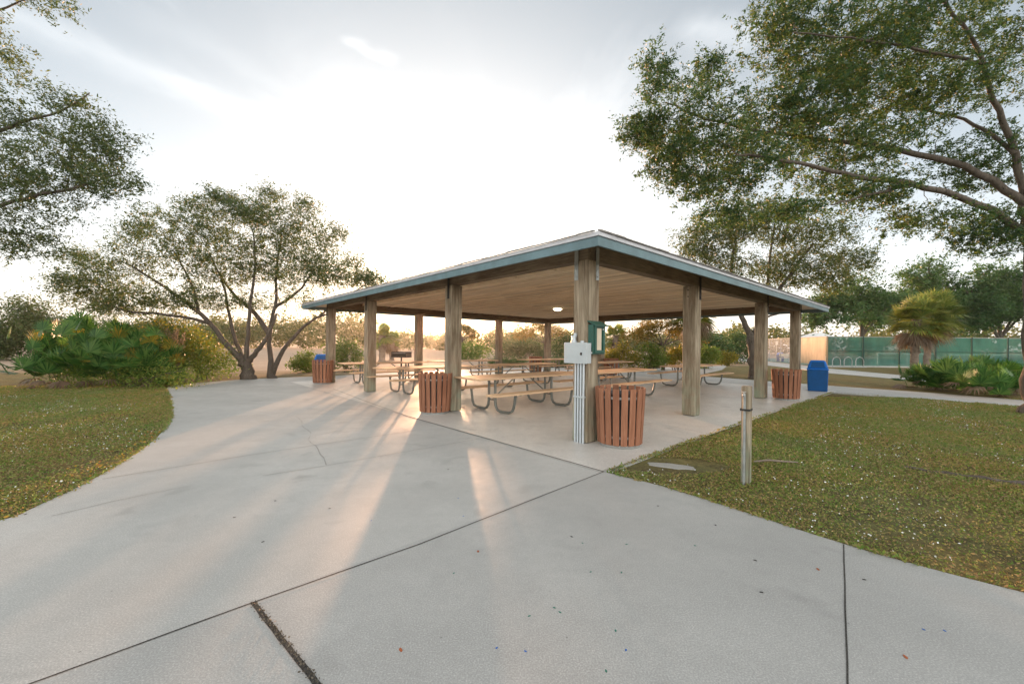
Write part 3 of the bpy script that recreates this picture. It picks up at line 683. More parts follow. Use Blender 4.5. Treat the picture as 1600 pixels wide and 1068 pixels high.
def tree(name, label, base, limbs, blobs, n_tip, n_leaf, leaf, lm, seed, catname='tree', spread=.42, asp=.42, barkm=None, group=None, twig=.011, keep=None):
    """limbs: [(points, r0, r1)] in world space; tips are drawn inside the blobs and tied back to the nearest limb."""
    rng = np.random.default_rng(seed); base = Vector(base); bb_ = np.array(base)
    nodes, nr = [], []; mb = MB()
    for pts, r0, r1 in limbs:
        pts = [Vector(p) for p in pts]; q = smooth_poly(pts, 2)
        if pts[0].z < .1: q = [q[0]] + [q[0].lerp(q[1], f) for f in (.12, .3, .6)] + q[1:]
        k = len(q)
        q = [p + Vector(rng.normal(size=3) * (.012 + r1 * .12)) if (0 if pts[0].z > .1 else 4) < i < k - 1 else p for i, p in enumerate(q)]
        rad = [r0 + (r1 - r0) * (i / (k - 1)) ** .8 for i in range(k)]
        if pts[0].z < .1:                   # root flare
            rad = [r_ * (1 + .55 * math.exp(-max(0, p.z) / .22)) for r_, p in zip(rad, q)]
        mb.tube([p - base for p in q], rad, 10)
        for i, p in enumerate(q):
            if p.z > 1.1 or i > k * .4: nodes.append(np.array(p)); nr.append(rad[i])
    tips = blob_points(rng, blobs, n_tip)
    N = np.array(nodes); NR = np.array(nr)
    dist = np.min(np.linalg.norm(tips[:, None] - N[None], axis=2), axis=1); order = np.argsort(dist)
    pool = np.zeros((len(N) + len(tips) * 4, 3)); pr_ = np.zeros(len(pool)); pool[:len(N)] = N; pr_[:len(N)] = NR; cnt = len(N)
    for ti in order:
        tp = tips[ti]; d = np.linalg.norm(pool[:cnt] - tp, axis=1); d = d + 1.2 * np.maximum(0, pool[:cnt, 2] - tp[2]) * .5
        j = int(np.argmin(d)); a = pool[j]; L = np.linalg.norm(tp - a)
        if L < .05: continue
        r0 = min(pr_[j] * .75, twig * (1 + 1.1 * L)); ns = 4
        sag = np.array([0, 0, .10 * L]); pts = [a]
        for i in range(1, ns + 1):
            f = i / ns; pts.append(a + (tp - a) * f + sag * math.sin(PI * f) + rng.normal(size=3) * L * .045 * (f < 1))
        mb.tube([Vector(p - bb_) for p in pts], [r0 * (1 - .7 * i / ns) for i in range(ns + 1)], 5, caps=False)
        for i in range(1, ns + 1): pool[cnt] = pts[i]; pr_[cnt] = r0 * (1 - .7 * i / ns); cnt += 1
    root = thing(name, base, label, catname, 0, group)
    mb.build('trunk', barkm or M['bark'], root, smooth=True)
    # leaves: several short sprigs about each tip
    k = n_leaf; nt = len(tips); sp_ = rng.normal(size=(nt, 5, 3)) * spread * np.array([1, 1, .75])
    which = rng.integers(0, 5, size=(nt, k)); f = rng.random((nt, k, 1)) ** .6
    Cc = tips[:, None] + np.take_along_axis(sp_, which[:, :, None].repeat(3, 2), 1) * f + rng.normal(size=(nt, k, 3)) * spread * .16
    Cc = Cc.reshape(-1, 3)
    if keep is not None: Cc = Cc[keep(Cc)]
    Cc = Cc[Cc[:, 2] > .1]
    V, F = leaf_arrays(Cc, leaf, asp, rng)
    np_mesh('crown', V - bb_, F, lm, root)
    return root

def fan_leaf(o, d, up, plen, Rf, n, droop, rng, spread=2.2, wid=.035, bt=0.0):
    """one fan frond: a thin petiole and n pointed leaflets. Returns V, F (quads)."""
    d = np.array(d, float); d /= np.linalg.norm(d); up = np.array(up, float)
    side = np.cross(d, up); side /= np.linalg.norm(side) + 1e-9; nrm = np.cross(side, d)
    V, F = [], []
    hub = np.array(o) + d * plen + np.array([0, 0, -droop * plen * .12]); s = .009
    V += [np.array(o) - side * s * 1.6, np.array(o) + side * s * 1.6, hub + side * s, hub - side * s]; F.append((0, 1, 2, 3))
    d, nrm = d * math.cos(bt) + nrm * math.sin(bt), nrm * math.cos(bt) - d * math.sin(bt)
    for k in range(n):
        a = (k / (n - 1) - .5) * spread + rng.normal() * .03
        ld = d * math.cos(a) + side * math.sin(a) + nrm * .12
        L = Rf * (.78 + .22 * math.cos(a)) * rng.uniform(.9, 1.08)
        lw = np.cross(ld, nrm); lw /= np.linalg.norm(lw) + 1e-9
        mid = hub + ld * L * .5 + np.array([0, 0, -droop * L * .10]); tip = hub + ld * L + np.array([0, 0, -droop * L * rng.uniform(.35, .65)])
        i = len(V); V += [hub, mid + lw * wid * .5 + nrm * wid * .25, tip, mid - lw * wid * .5 + nrm * wid * .25]; F.append((i, i+1, i+2, i+3))
    return np.array(V), np.array(F)
def palmetto(label, base, r, h, n, seed, lm='palmetto', sun_gold=0.0, group='saw palmetto plants', dead=5, catname='palmetto', lean=(0, 0)):
    rng = np.random.default_rng(seed); root = thing('saw_palmetto', base, label, catname, 0, group); parts = []; gp = []; dp = []
    for k in range(int(n * 1.05)):
        az = rng.uniform(0, 2*PI); el = rng.uniform(.02, 1.35); rr = rng.random() ** .5 * r * .45
        o = (rr * math.cos(az) + rng.normal() * .1, rr * math.sin(az) + rng.normal() * .1, rng.uniform(.02, h * .22) + .12 * h * max(0, .5 - el))
        d = np.array([math.cos(az) * math.cos(el) + lean[0], math.sin(az) * math.cos(el) + lean[1], math.sin(el)])
        pl = rng.uniform(.35, .62) * math.hypot(r * math.cos(el), h * math.sin(el)); Rf = rng.uniform(.42, .62) * min(1.0, .45 * (r + h))
        f = fan_leaf(o, d, (-math.cos(az) * .5, -math.sin(az) * .5, 1), pl, Rf, 19, rng.uniform(.08, .38), rng, rng.uniform(2.6, 3.9), .050, rng.uniform(.1, .9))
        (gp if rng.random() < sun_gold and el > .6 else parts).append(f)  # some upward fronds take the yellow colour, standing in for sunlight
    for k in range(int(dead * 1.5)):
        az = rng.uniform(0, 2*PI); rr = r * .7 * rng.random()
        dp.append(fan_leaf((rr * math.cos(az), rr * math.sin(az), rng.uniform(.15, .5)), (math.cos(az), math.sin(az), rng.uniform(-.7, .0)), (0, 0, 1), r * .35, .45, 12, .9, rng, 2.6, .055))
    np_mesh('fronds', *cat(parts), M[lm], root)
    if gp: np_mesh('sunlit_fronds', *cat(gp), M['palmetto_sunlit'], root)
    if dp: np_mesh('dead_fronds', *cat(dp), M['dead'], root)
    return root
def palm(label, base, h, rt, rc, n, seed, lean=(0, 0), dead=14, name='sabal_palm', lm='palm', boots=True, group=None, nl=24, wid=.06):
    rng = np.random.default_rng(seed); root = thing(name, base, label, 'palm tree', 0, group); mb = MB()
    k = 16; pts = [Vector((lean[0] * (i/k) ** 1.5, lean[1] * (i/k) ** 1.5, -.05 + (h + .05) * i / k)) for i in range(k + 1)]
    mb.tube(pts, [rt * (1.35 if i == 0 else 1.0 + .07 * math.sin(i * 2.1)) for i in range(k + 1)], 12)
    if boots:
        for i in range(70):
            z = rng.uniform(.35 * h, h); az = rng.uniform(0, 2*PI); f = (z + .05) / (h + .05)
            c_ = Vector((lean[0] * f ** 1.5, lean[1] * f ** 1.5, z)); dd = Vector((math.cos(az), math.sin(az), 0))
            mb.tube([c_ + dd * rt * .8, c_ + dd * (rt * 1.45) + Vector((0, 0, .16))], [.035, .014], 4)
    mb.build('trunk', M['palmbark'], root, smooth=True)
    top = np.array([lean[0], lean[1], h]); parts, dp = [], []
    for i in range(n):
        az = rng.uniform(0, 2*PI); el = math.asin(rng.uniform(-.6, .99))
        d = (math.cos(az) * math.cos(el), math.sin(az) * math.cos(el), math.sin(el))
        f = fan_leaf(top + np.array([0, 0, rng.uniform(-.3, .1)]), d, (-math.cos(az) * .4, -math.sin(az) * .4, 1), rc * rng.uniform(.38, .55), rc * rng.uniform(.45, .6), nl, rng.uniform(.3, .8), rng, rng.uniform(2.6, 3.8), wid, rng.uniform(-.3, .7))
        parts.append(f)
    for i in range(dead):
        az = rng.uniform(0, 2*PI); el = rng.uniform(-1.25, -.5)
        d = (math.cos(az) * math.cos(el), math.sin(az) * math.cos(el), math.sin(el))
        dp.append(fan_leaf(top + np.array([0, 0, -.25]), d, (math.cos(az), math.sin(az), .5), rc * .4, rc * .5, max(10, nl - 8), 1.0, rng, 1.8, wid * .8))
    np_mesh('crown', *cat(parts), M[lm], root)
    if dp: np_mesh('dead_fronds', *cat(dp), M['dead'], root)
    return root
def shrub(label, base, blobs, n, leaf, lm, seed, name='shrub', catname='shrub', group=None, stems=7, asp=.5, clump=.28, top=None):
    """leafy bush: clumped leaves through its volume, a few stems. blobs relative to base: ((x,y,z),(rx,ry,rz),weight)"""
    rng = np.random.default_rng(seed); root = thing(name, base, label, catname, 0, group); mb = MB()
    nc = max(12, n // 45); cl = blob_points(rng, blobs, nc)
    for i in range(stems):
        q = cl[rng.integers(0, nc)]; a = Vector((rng.normal() * .15, rng.normal() * .1, -.04))
        mb.tube([a, a.lerp(Vector(q), .5) + Vector((0, 0, .15)), Vector(q)], [.03, .02, .008], 5)
    mb.build('stem', M['bark'], root)
    sc = float(np.mean([max(b_[1]) for b_ in blobs])) * clump
    Cc = cl[rng.integers(0, nc, n)] + rng.normal(size=(n, 3)) * sc * np.array([1, 1, .8]); Cc = Cc[Cc[:, 2] > 0]
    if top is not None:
        sel = (Cc[:, 2] > top + rng.normal(size=len(Cc)) * .25) & (rng.random(len(Cc)) < .42)  # part of the upper leaves coloured yellow to imitate sun on them
        V, F = leaf_arrays(Cc[sel], leaf, asp, rng); np_mesh('sunlit_leaves', V, F, M['shrub_yellow'], root); Cc = Cc[~sel]
    V, F = leaf_arrays(Cc, leaf, asp, rng); np_mesh('foliage', V, F, lm, root)
    return root
def PB(px, py, Y, r, wt=1.0): return (P(px, py, Y), r, wt)

# --- the big oak at the right edge: trunk by the path, limbs reaching over the lawn
ob = G(1608, 645)
ob.z = -.03
tx, ty = ob.x, ob.y
top = P(1613, 372, ty + .1)
jn = P(1604, 318, ty)
limbs = [([ob, P(1609, 560, ty), P(1612, 460, ty + .1), top, jn], .135, .13),
         ([top, P(1540, 318, 9.3), P(1430, 288, 9.0), P(1330, 274, 8.7), P(1240, 252, 8.4), P(1150, 240, 8.2)], .10, .02),
         ([jn, P(1520, 262, 9.8), P(1420, 236, 9.9), P(1330, 222, 9.8), P(1220, 212, 9.6), P(1110, 190, 9.4), P(1040, 160, 9.3)], .10, .015),
         ([jn, P(1585, 230, 9.4), P(1555, 165, 9.2), P(1538, 100, 9.0), P(1500, 30, 8.8), P(1440, -40, 8.6)], .085, .02),
         ([P(1585, 240, 9.4), P(1530, 195, 9.8), P(1470, 175, 10.2), P(1390, 160, 10.4), P(1280, 110, 10.4)], .055, .012),
         ([jn, P(1640, 220, 9.6), P(1660, 120, 9.8), P(1650, 10, 10)], .13, .05),
         ([P(1538, 100, 9.0), P(1450, 80, 8.6), P(1340, 60, 8.3), P(1240, 50, 8.1)], .045, .01),
         ([top, P(1660, 340, 9.0), P(1740, 300, 8.6)], .11, .04),
         ([P(1430, 288, 9.0), P(1370, 300, 8.6), P(1300, 320, 8.3)], .04, .015)]
blobs = [PB(1080, 195, 9.2, (1.25, 1.1, .95), 1.5), PB(1030, 120, 9.3, (.45, .5, .85), .35), PB(1150, 260, 8.8, (1.3, 1.0, .75), 1.3),
         PB(1230, 190, 9.4, (1.4, 1.3, 1.0), 1.7), PB(1330, 240, 9.6, (1.5, 1.3, .8), 1.3), PB(1300, 110, 9.2, (1.6, 1.4, 1.1), 2.0),
         PB(1240, 30, 8.8, (1.1, 1.2, .8), 1.1), PB(1400, 40, 9.2, (1.7, 1.6, 1.2), 2.0), PB(1430, 160, 9.6, (1.5, 1.4, .9), 1.4),
         PB(1540, 60, 9.8, (1.6, 1.6, 1.2), 1.6), PB(1540, 250, 10.2, (1.2, 1.2, .9), 1.1), PB(1450, 345, 9.4, (1.0, 1.0, .38), .55), PB(1560, 365, 9.8, (1.0, .9, .55), .85),
         PB(1350, 300, 9.0, (1.1, .9, .4), .6), PB(1680, 150, 9.8, (1.6, 1.6, 2.2), 1.2), PB(1050, 250, 9.0, (.6, .7, .6), .5), PB(1130, 330, 9.0, (.6, .6, .35), .35), PB(1000, 205, 9.1, (.45, .5, .4), .35), PB(1015, 100, 9.3, (.22, .25, .6), .14), PB(1110, 110, 9.3, (.4, .4, .4), .25), PB(1090, 290, 9.0, (.6, .6, .35), .35), PB(1230, 330, 8.8, (.6, .6, .25), .25)]
tree('oak_tree', 'largest oak, its trunk at the right edge and long limbs arching over the right lawn', ob, limbs, blobs, 2150, 100, .064, M['oak_near'], 3, spread=.20, asp=.36, twig=.008)

# --- oak whose limbs reach in from the left edge
lb_ = Vector((-13.6, 8.6, -.03))
limbs = [([lb_, (-13.4, 8.7, 1.6), (-13.0, 8.8, 3.0)], .28, .22),
         ([(-13.0, 8.8, 3.0), P(-40, 330, 9.2), P(60, 305, 9.3), P(130, 290, 9.4), P(190, 270, 9.4)], .075, .008),
         ([(-13.0, 8.8, 3.0), P(-60, 240, 9.3), P(20, 190, 9.4), P(90, 180, 9.4), P(140, 145, 9.3)], .065, .008),
         ([(-13.0, 8.8, 3.0), P(-120, 120, 9.2), P(-40, 30, 9.2), P(40, 0, 9.2)], .07, .01),
         ([(-13.0, 8.8, 3.0), P(-90, 370, 9.5), P(-10, 360, 9.6), P(60, 370, 9.6)], .06, .008)]
blobs = [PB(20, 290, 9.4, (1.5, 1.3, 1.0), 2.2), PB(110, 260, 9.4, (1.0, .9, .75), 1.4), PB(150, 215, 9.4, (.75, .7, .5), .8), PB(170, 285, 9.4, (.65, .6, .4), .5), PB(105, 160, 9.3, (.6, .6, .4), .45),
         PB(10, 370, 9.5, (1.0, .9, .55), 1.2), PB(10, 190, 9.4, (.9, .9, .6), .9), PB(-80, 250, 9.4, (1.4, 1.4, 1.8), 1.6), PB(-60, 60, 9.3, (1.2, 1.2, 1.0), .9), PB(60, -6, 9.2, (.75, .5, .3), .4), PB(15, 80, 9.3, (.45, .4, .15), .12)]
tree('oak_tree', 'oak reaching in from the left edge, trunk out of view, high over the left lawn', lb_, limbs, blobs, 900, 56, .064, M['oak'], 5, spread=.22, asp=.34, twig=.007)

# --- two spreading oaks at the back left of the pavement
b1 = G(388, 592); b1.z = -.03; y1 = b1.y
limbs = [([b1, P(386, 570, y1), P(381, 562, y1)], .22, .20),
         ([P(384, 568, y1), P(355, 540, y1 - .2), P(330, 505, y1 - .4), P(290, 470, y1 - .6), P(245, 440, y1 - .8), P(205, 415, y1 - 1)], .14, .025),
         ([P(384, 566, y1), P(368, 535, y1 + .2), P(360, 500, y1 + .3), P(352, 450, y1 + .3), P(330, 400, y1 + .3)], .11, .02),
         ([P(384, 564, y1), P(388, 530, y1), P(390, 480, y1), P(400, 420, y1), P(395, 360, y1)], .12, .02),
         ([P(386, 566, y1), P(405, 545, y1 - .2), P(418, 528, y1 - .3), P(432, 490, y1 - .4)], .13, .04),
         ([P(330, 505, y1 - .4), P(300, 497, y1 - .8), P(250, 490, y1 - 1.2), P(200, 488, y1 - 1.5), P(150, 470, y1 - 1.6)], .08, .02),
         ([P(310, 487, y1 - .5), P(300, 440, y1 - .4), P(270, 390, y1 - .3)], .07, .02)]
blobs = [PB(330, 345, y1, (1.7, 1.5, 1.0), 1.7), PB(250, 395, y1 - .6, (1.8, 1.5, .9), 1.7), PB(170, 430, y1 - 1, (1.6, 1.4, .9), 1.8), PB(135, 455, y1 - 1.2, (1.1, 1.0, .6), .9), PB(240, 345, y1 - .4, (1.0, .9, .6), .7),
         PB(230, 470, y1 - 1, (1.7, 1.2, .5), 1.2), PB(320, 470, y1 - .5, (1.3, 1.0, .4), .7), PB(170, 480, y1 - 1.4, (1.2, .8, .3), .5), PB(360, 420, y1 + .2, (1.5, 1.3, .9), 1.3), PB(300, 440, y1 - .3, (1.3, 1.1, .7), .7), PB(400, 330, y1, (1.1, 1.1, .6), .9),
         PB(330, 385, y1, (1.5, 1.3, .7), .9), PB(400, 390, y1, (1.3, 1.2, .7), .8), PB(115, 400, y1 - 1, (.7, .6, .4), .35), PB(100, 440, y1 - 1.2, (.6, .5, .35), .3), PB(300, 318, y1, (.6, .6, .35), .35), PB(345, 306, y1, (.6, .6, .3), .35), PB(205, 360, y1 - .5, (.6, .6, .35), .3)]
tree('oak_tree', 'spreading oak with many leaning stems from one low fork, behind the left shrubs', b1, limbs, blobs, 1300, 54, .078, M['oak'], 7, spread=.30, asp=.38, twig=.010)
b2_ = G(425, 590.5); b2_.z = -.03; y2 = b2_.y
limbs = [([b2_, P(422, 560, y2), P(420, 525, y2), P(432, 470, y2), P(432, 420, y2), P(440, 360, y2)], .16, .02),
         ([P(420, 520, y2), P(395, 485, y2 + .2), P(370, 465, y2 + .3), P(350, 440, y2 + .4), P(330, 405, y2 + .5)], .12, .02),
         ([P(424, 586, y2), P(440, 550, y2 - .2), P(462, 520, y2 - .4), P(500, 492, y2 - .5), P(545, 482, y2 - .6)], .125, .02),
         ([P(430, 480, y2), P(455, 465, y2 - .2), P(480, 440, y2 - .3), P(500, 400, y2 - .3)], .08, .02),
         ([P(500, 492, y2 - .5), P(530, 470, y2 - .6), P(570, 445, y2 - .8)], .05, .015)]
blobs = [PB(450, 355, y2, (1.5, 1.4, .9), 1.6), PB(490, 400, y2, (1.4, 1.3, .9), 1.6), PB(420, 410, y2, (1.7, 1.4, .9), 1.3), PB(530, 430, y2 - .4, (1.2, .9, .45), .8), PB(580, 435, y2 - .6, (.6, .6, .28), .22), PB(380, 330, y2, (1.3, 1.2, .6), .9), PB(480, 470, y2 - .3, (1.3, .9, .4), .5), PB(540, 490, y2 - .6, (.8, .6, .25), .2), PB(570, 440, y2 - .6, (1.0, .7, .35), .5), PB(470, 440, y2, (1.5, 1.2, .6), .8), PB(400, 470, y2 + .3, (1.2, .9, .4), .4),
         PB(425, 306, y2, (.6, .6, .3), .35), PB(475, 322, y2, (.6, .6, .35), .35), PB(520, 365, y2, (.6, .6, .4), .35), PB(548, 408, y2 - .3, (.6, .5, .3), .3)]
tree('oak_tree', 'oak with two slender trunks forking upward, just left of the pavilion', b2_, limbs, blobs, 1000, 50, .078, M['oak'], 8, spread=.30, asp=.38, twig=.010)

# --- oak behind the right end of the pavilion
b3 = Vector((11.9, 19.6, -.03)); y3 = 19.6
limbs = [([b3, P(1177, 560, y3), P(1175, 525, y3)], .24, .20),
         ([P(1176, 530, y3), P(1163, 505, y3), P(1152, 480, y3), P(1140, 430, y3), P(1150, 370, y3)], .17, .04),
         ([P(1176, 530, y3), P(1188, 500, y3), P(1205, 470, y3), P(1240, 420, y3), P(1270, 380, y3)], .17, .04),
         ([P(1190, 497, y3), P(1215, 490, y3 - .3), P(1260, 480, y3 - .5)], .07, .02),
         ([P(1152, 480, y3), P(1110, 440, y3 + .3), P(1080, 400, y3 + .3)], .08, .02), ([P(1200, 478, y3), P(1200, 420, y3), P(1210, 350, y3)], .10, .03)]
blobs = [PB(1110, 370, y3, (1.9, 1.6, 1.1), 1.6), PB(1190, 345, y3, (2.1, 1.8, 1.1), 2.2), PB(1270, 370, y3, (1.9, 1.6, 1.3), 1.8), PB(1330, 410, y3, (1.0, 1.0, .7), .7), PB(1230, 420, y3, (2.2, 1.6, 1.0), 1.8), PB(1140, 420, y3, (1.6, 1.4, 1.0), 1.0), PB(1290, 440, y3, (1.1, 1.2, .7), .6), PB(1090, 395, y3, (1.0, 1.0, .8), .6)]
tree('oak_tree', 'rounded oak with a forked pale trunk behind the right end of the pavilion', b3, limbs, blobs, 950, 60, .10, M['oak'], 11, spread=.36, asp=.4, twig=.011)

# --- trees beyond the court fence
def far_tree(px, Y, pyt, rx, label, seed, n=520, lm='oak_far', skirt=518):
    tz = P(px, pyt, Y).z; bx = P(px, 540, Y).x; base = Vector((bx, Y, -.03)); zb = P(px, skirt, Y).z
    rng = random.Random(seed); bl = []
    for k in range(17):
        a = rng.uniform(-1.05, 1.05); f = rng.random()
        z = zb + (tz - zb) * (.12 + .72 * f * (1 - .45 * abs(a)))
        bl.append((Vector((bx + a * rx * (1 - .25 * f), Y + rng.uniform(-.6, .6) * rx * .6, z)), (rx * rng.uniform(.18, .36), rx * .3, (tz - zb) * rng.uniform(.10, .2)), 1))
    bl.append((Vector((bx, Y, tz - (tz - zb) * .2)), (rx * .45, rx * .45, (tz - zb) * .2), 1.2))
    lm_ = [([base, (bx + .2, Y, zb * .6), (bx + .1, Y, zb + (tz - zb) * .3), (bx, Y, tz - 1.5)], .4, .08)]
    for k in range(4):
        a = rng.uniform(-1, 1); lm_.append(([(bx + .1, Y, zb * .8), (bx + a * rx * .5, Y + rng.uniform(-1, 1), zb + (tz - zb) * .35), (bx + a * rx * .9, Y, zb + (tz - zb) * .6)], .18, .05))
    return tree('oak_tree', label, base, lm_, bl, n, 60, .24, M[lm], seed, spread=.75, asp=.5, twig=.02, group='oaks beyond the court fence')
far_tree(1345, 47, 428, 5.2, 'oak beyond the court fence, leftmost of the row there, above the tan cloth', 21, 560, skirt=515)
far_tree(1450, 52, 400, 6.0, 'dense dark oak beyond the court fence, directly behind the sabal palms', 22, 800, skirt=518)
far_tree(1560, 50, 405, 6.0, 'dark oak beyond the court fence, right of the sabal palms', 23, 800, skirt=522)
far_tree(1660, 48, 420, 6.0, 'oak beyond the court fence, cut off by the right edge behind the big trunk', 24, 500)

# --- sabal palms on the right
pb = G(1430, 584)
palm('sabal palm with a pale smooth trunk, the left of the close pair', G(1428, 583.5), 3.3, .20, 1.8, 84, 31, (.15, 0), 22, wid=.07, nl=22)
palm('taller sabal palm with a rough booted trunk, the right of the close pair', G(1447, 580), 3.95, .19, 2.05, 96, 32, (.55, .1), 18, wid=.07, nl=22)
# --- palmettos by the right path
for k, (px, py, r, h, n, lab) in enumerate([
        (1438, 606, .85, .95, 30, 'low saw palmetto at the left end of the clump by the right path'),
        (1497, 611, 1.05, 1.35, 40, 'bushiest saw palmetto in the middle of the clump by the right path'),
        (1548, 605, 1.0, 1.45, 36, 'tall saw palmetto at the back of the right clump, with a grey dead frond'),
        (1545, 619, .8, .95, 28, 'low saw palmetto at the front of the clump by the right path'),
        (1592, 614, .9, 1.15, 32, 'saw palmetto touching the big oak trunk at the right edge')]):
    palmetto(lab, G(px, py), r, h, n, 40 + k)
# --- left thicket
palmetto('large dark saw palmetto at the left tip of the left thicket, above dead fronds', G(118, 602), 1.3, 2.75, 66, 51, dead=10)
palmetto('tall saw palmetto with sun-gilded top fronds in the left thicket', G(140, 596), 1.3, 3.3, 64, 52, sun_gold=.35, dead=4)
palmetto('dark saw palmetto in the middle of the left thicket, dead fronds at its foot', G(190, 603), 1.25, 2.8, 62, 53, sun_gold=.15, dead=8)
palmetto('saw palmetto right of the middle of the left thicket, golden small fronds near the ground', G(240, 600), 1.05, 2.1, 46, 54, sun_gold=.3, dead=4)
palmetto('tiny yellow-green palmetto at the corner where lawn, thicket and pavement meet', G(262, 603), .32, .42, 14, 55, sun_gold=.6, dead=0)
palmetto('round blue-green palmetto standing behind the left thicket', G(195, 583), 1.1, 2.6, 44, 56, dead=0)
y4 = G(290, 596).y + .4
shrub('leafy shrub with upper leaves tinted orange-yellow as if sunlit at the right end of the left thicket', G(318, 592), [((-.3, 0, 1.0), (1.0, .7, .8), 2), ((.5, 0, .7), (.9, .6, .55), 1.3), ((-.9, .2, 1.5), (.8, .6, .7), 1.3)], 12000, .075, M['shrub'], 61, top=1.0)
shrub('tangled shrub with upper leaves tinted as if sunlit in the middle of the left thicket', G(225, 594), [((0, .2, 1.4), (1.2, .7, .8), 2), ((.5, .2, 1.95), (.9, .6, .45), 1), ((-.6, .1, .8), (.9, .6, .6), 1)], 11000, .075, M['shrub_dark'], 62, top=1.7)
shrub('low green ground shrub under the left thicket along the pavement edge', G(205, 604), [((-1.5, .1, .3), (1.3, .4, .42), 1), ((0, .05, .3), (1.2, .4, .42), 1), ((1.3, .15, .25), (1.1, .35, .32), 1)], 9000, .06, M['shrub'], 63)
# hanging dead vine
vn = G(272, 597); rng = np.random.default_rng(65); pts = []
for k in range(9):
    x0, y0 = rng.normal() * .22, rng.normal() * .12; z1 = rng.uniform(1.6, 2.1); z0 = rng.uniform(.25, 1.0)
    f = np.linspace(0, 1, 130); pts.append(np.stack([x0 + .12 * np.sin(f * 3 + k) + rng.normal(size=130) * .05, y0 + rng.normal(size=130) * .05, z0 + (z1 - z0) * f], 1))
V, F = leaf_arrays(np.concatenate(pts), .11, .25, rng, 1.6); vr = thing('hanging_vine', vn, 'dead brown vine and moss strands hanging over the left thicket', 'vine'); np_mesh('strands', V, F, M['moss'], vr)

# --- bushes behind the pavilion and round the field
def bush(px, py, Y, wpx, toppx, label, lm, seed, n=4500, leaf=.12, **kw):
    b_ = P(px, py, Y); base = Vector((b_.x, Y, -.03)); rx = wpx * Y / FPX / 2; h = P(px, toppx, Y).z
    r_ = random.Random(seed); bl = [((0, 0, h * .45), (rx * .75, rx * .6, h * .5), 2)]
    for k in range(6):
        a = r_.uniform(-1, 1); bl.append(((a * rx * .75, r_.uniform(-.5, .5) * rx, h * r_.uniform(.3, .78) * (1 - .3 * abs(a))), (rx * .38, rx * .38, h * .26), .8))
    return shrub(label, base, bl, n, leaf, M[lm], seed, **kw)
bush(482, 580, 20.8, 62, 545, 'bright green bush left of the far left post, behind the far left bins', 'shrub', 71, 5000, .09)
bush(540, 580, 21.5, 64, 522, 'taller bright green bush right of the far left post', 'shrub', 72, 6500, .09)
bush(740, 566, 42, 84, 537, 'yellow-green bush behind the pavilion, right of the wide left post', 'shrub', 73, 7000, .16)
bush(815, 566, 46, 92, 524, 'wide grey-green bush behind the far posts', 'shrub_dark', 74, 9000, .18)
bush(880, 566, 42, 76, 521, 'dark bush behind the far corner post of the pavilion', 'shrub_dark', 75, 8000, .17)
bush(795, 573, 28.5, 60, 556, 'low green shrub along the back pavement edge', 'shrub_dark', 83, 3500, .10)
bush(868, 573, 28, 70, 555, 'low dark shrub along the back pavement edge near the far corner bin', 'shrub_dark', 84, 3500, .10)
bush(968, 571, 26, 70, 535, 'yellow-green shrub just right of the notice box post, behind the tables', 'shrub_yellow', 76, 6000, .11)
bush(1012, 570, 25.5, 60, 533, 'green shrub with darker base behind the right tables', 'shrub', 77, 5500, .11)
bush(1058, 569, 26, 50, 537, 'golden shrub behind the trunk of the small orange-lit tree', 'shrub_yellow', 78, 4500, .11)
bush(1106, 567, 28, 40, 535, 'bright green rounded shrub right of the middle right post', 'shrub', 79, 4000, .11)
bush(1112, 560, 36, 70, 512, 'dense dark green bush beyond the lawn, left one of two', 'shrub_dark', 80, 6000, .17)
bush(1150, 561, 38, 76, 508, 'dense dark green bush beyond the lawn, next to the forked oak trunk', 'shrub_dark', 81, 6500, .17)
bush(1136, 563, 33, 40, 549, 'low yellow shrub at the bend of the far footpath', 'shrub_yellow', 82, 2500, .12)
# small trees seen under the roof
def small_tree(px, pyb, Y, pyt, wpx, label, lm, seed, n=170, leaf=.11, trunk=.09, flat=.5):
    base = P(px, pyb, Y); base.z = -.03; t_ = P(px, pyt, Y).z; rx = wpx * Y / FPX / 2; r_ = random.Random(seed)
    fork = Vector((base.x, Y, t_ * .42)); lm_ = [([base, (base.x + .08, Y, t_ * .25), fork], trunk, trunk * .8)]; bl = []
    for k in range(6):
        a = -1 + 2 * k / 5; e = Vector((base.x + a * rx * .8, Y + r_.uniform(-.5, .5) * rx, t_ * (.92 - .28 * abs(a)) - .2))
        lm_.append(([fork, fork.lerp(e, .5) + Vector((0, 0, .15)), e], trunk * .6, trunk * .15)); bl.append((e, (rx * .34, rx * .34, t_ * .13), 1))
    return tree('small_tree', label, base, lm_, bl, n, 40, leaf, M[lm], seed, spread=.28, asp=.45, twig=.008)
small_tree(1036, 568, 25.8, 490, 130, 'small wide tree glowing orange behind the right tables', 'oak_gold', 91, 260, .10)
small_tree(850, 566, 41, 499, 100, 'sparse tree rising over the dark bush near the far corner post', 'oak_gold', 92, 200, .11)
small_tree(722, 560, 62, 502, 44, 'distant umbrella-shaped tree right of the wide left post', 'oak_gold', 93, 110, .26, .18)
palm('sabal palm mostly hidden by a square post, dark fronds hanging below the roof edge', Vector((10.55, 23.4, -.03)), 3.7, .18, 1.75, 44, 33, dead=12, wid=.08, nl=18)
palm('small palm between the notice box and the orange-lit tree', P(962, 560, 31).to_2d().to_3d(), 2.35, .2, 1.25, 30, 34, dead=12, wid=.09, nl=16)
palm('palm standing alone in the dry field, left of the grill', P(597, 565, 35).to_2d().to_3d(), 2.3, .28, 1.35, 34, 35, dead=8, wid=.1, nl=16)
palm('second palm in the dry field, partly behind the first one', P(612, 560, 37).to_2d().to_3d(), 1.9, .22, 1.2, 28, 36, dead=10, wid=.1, nl=16)
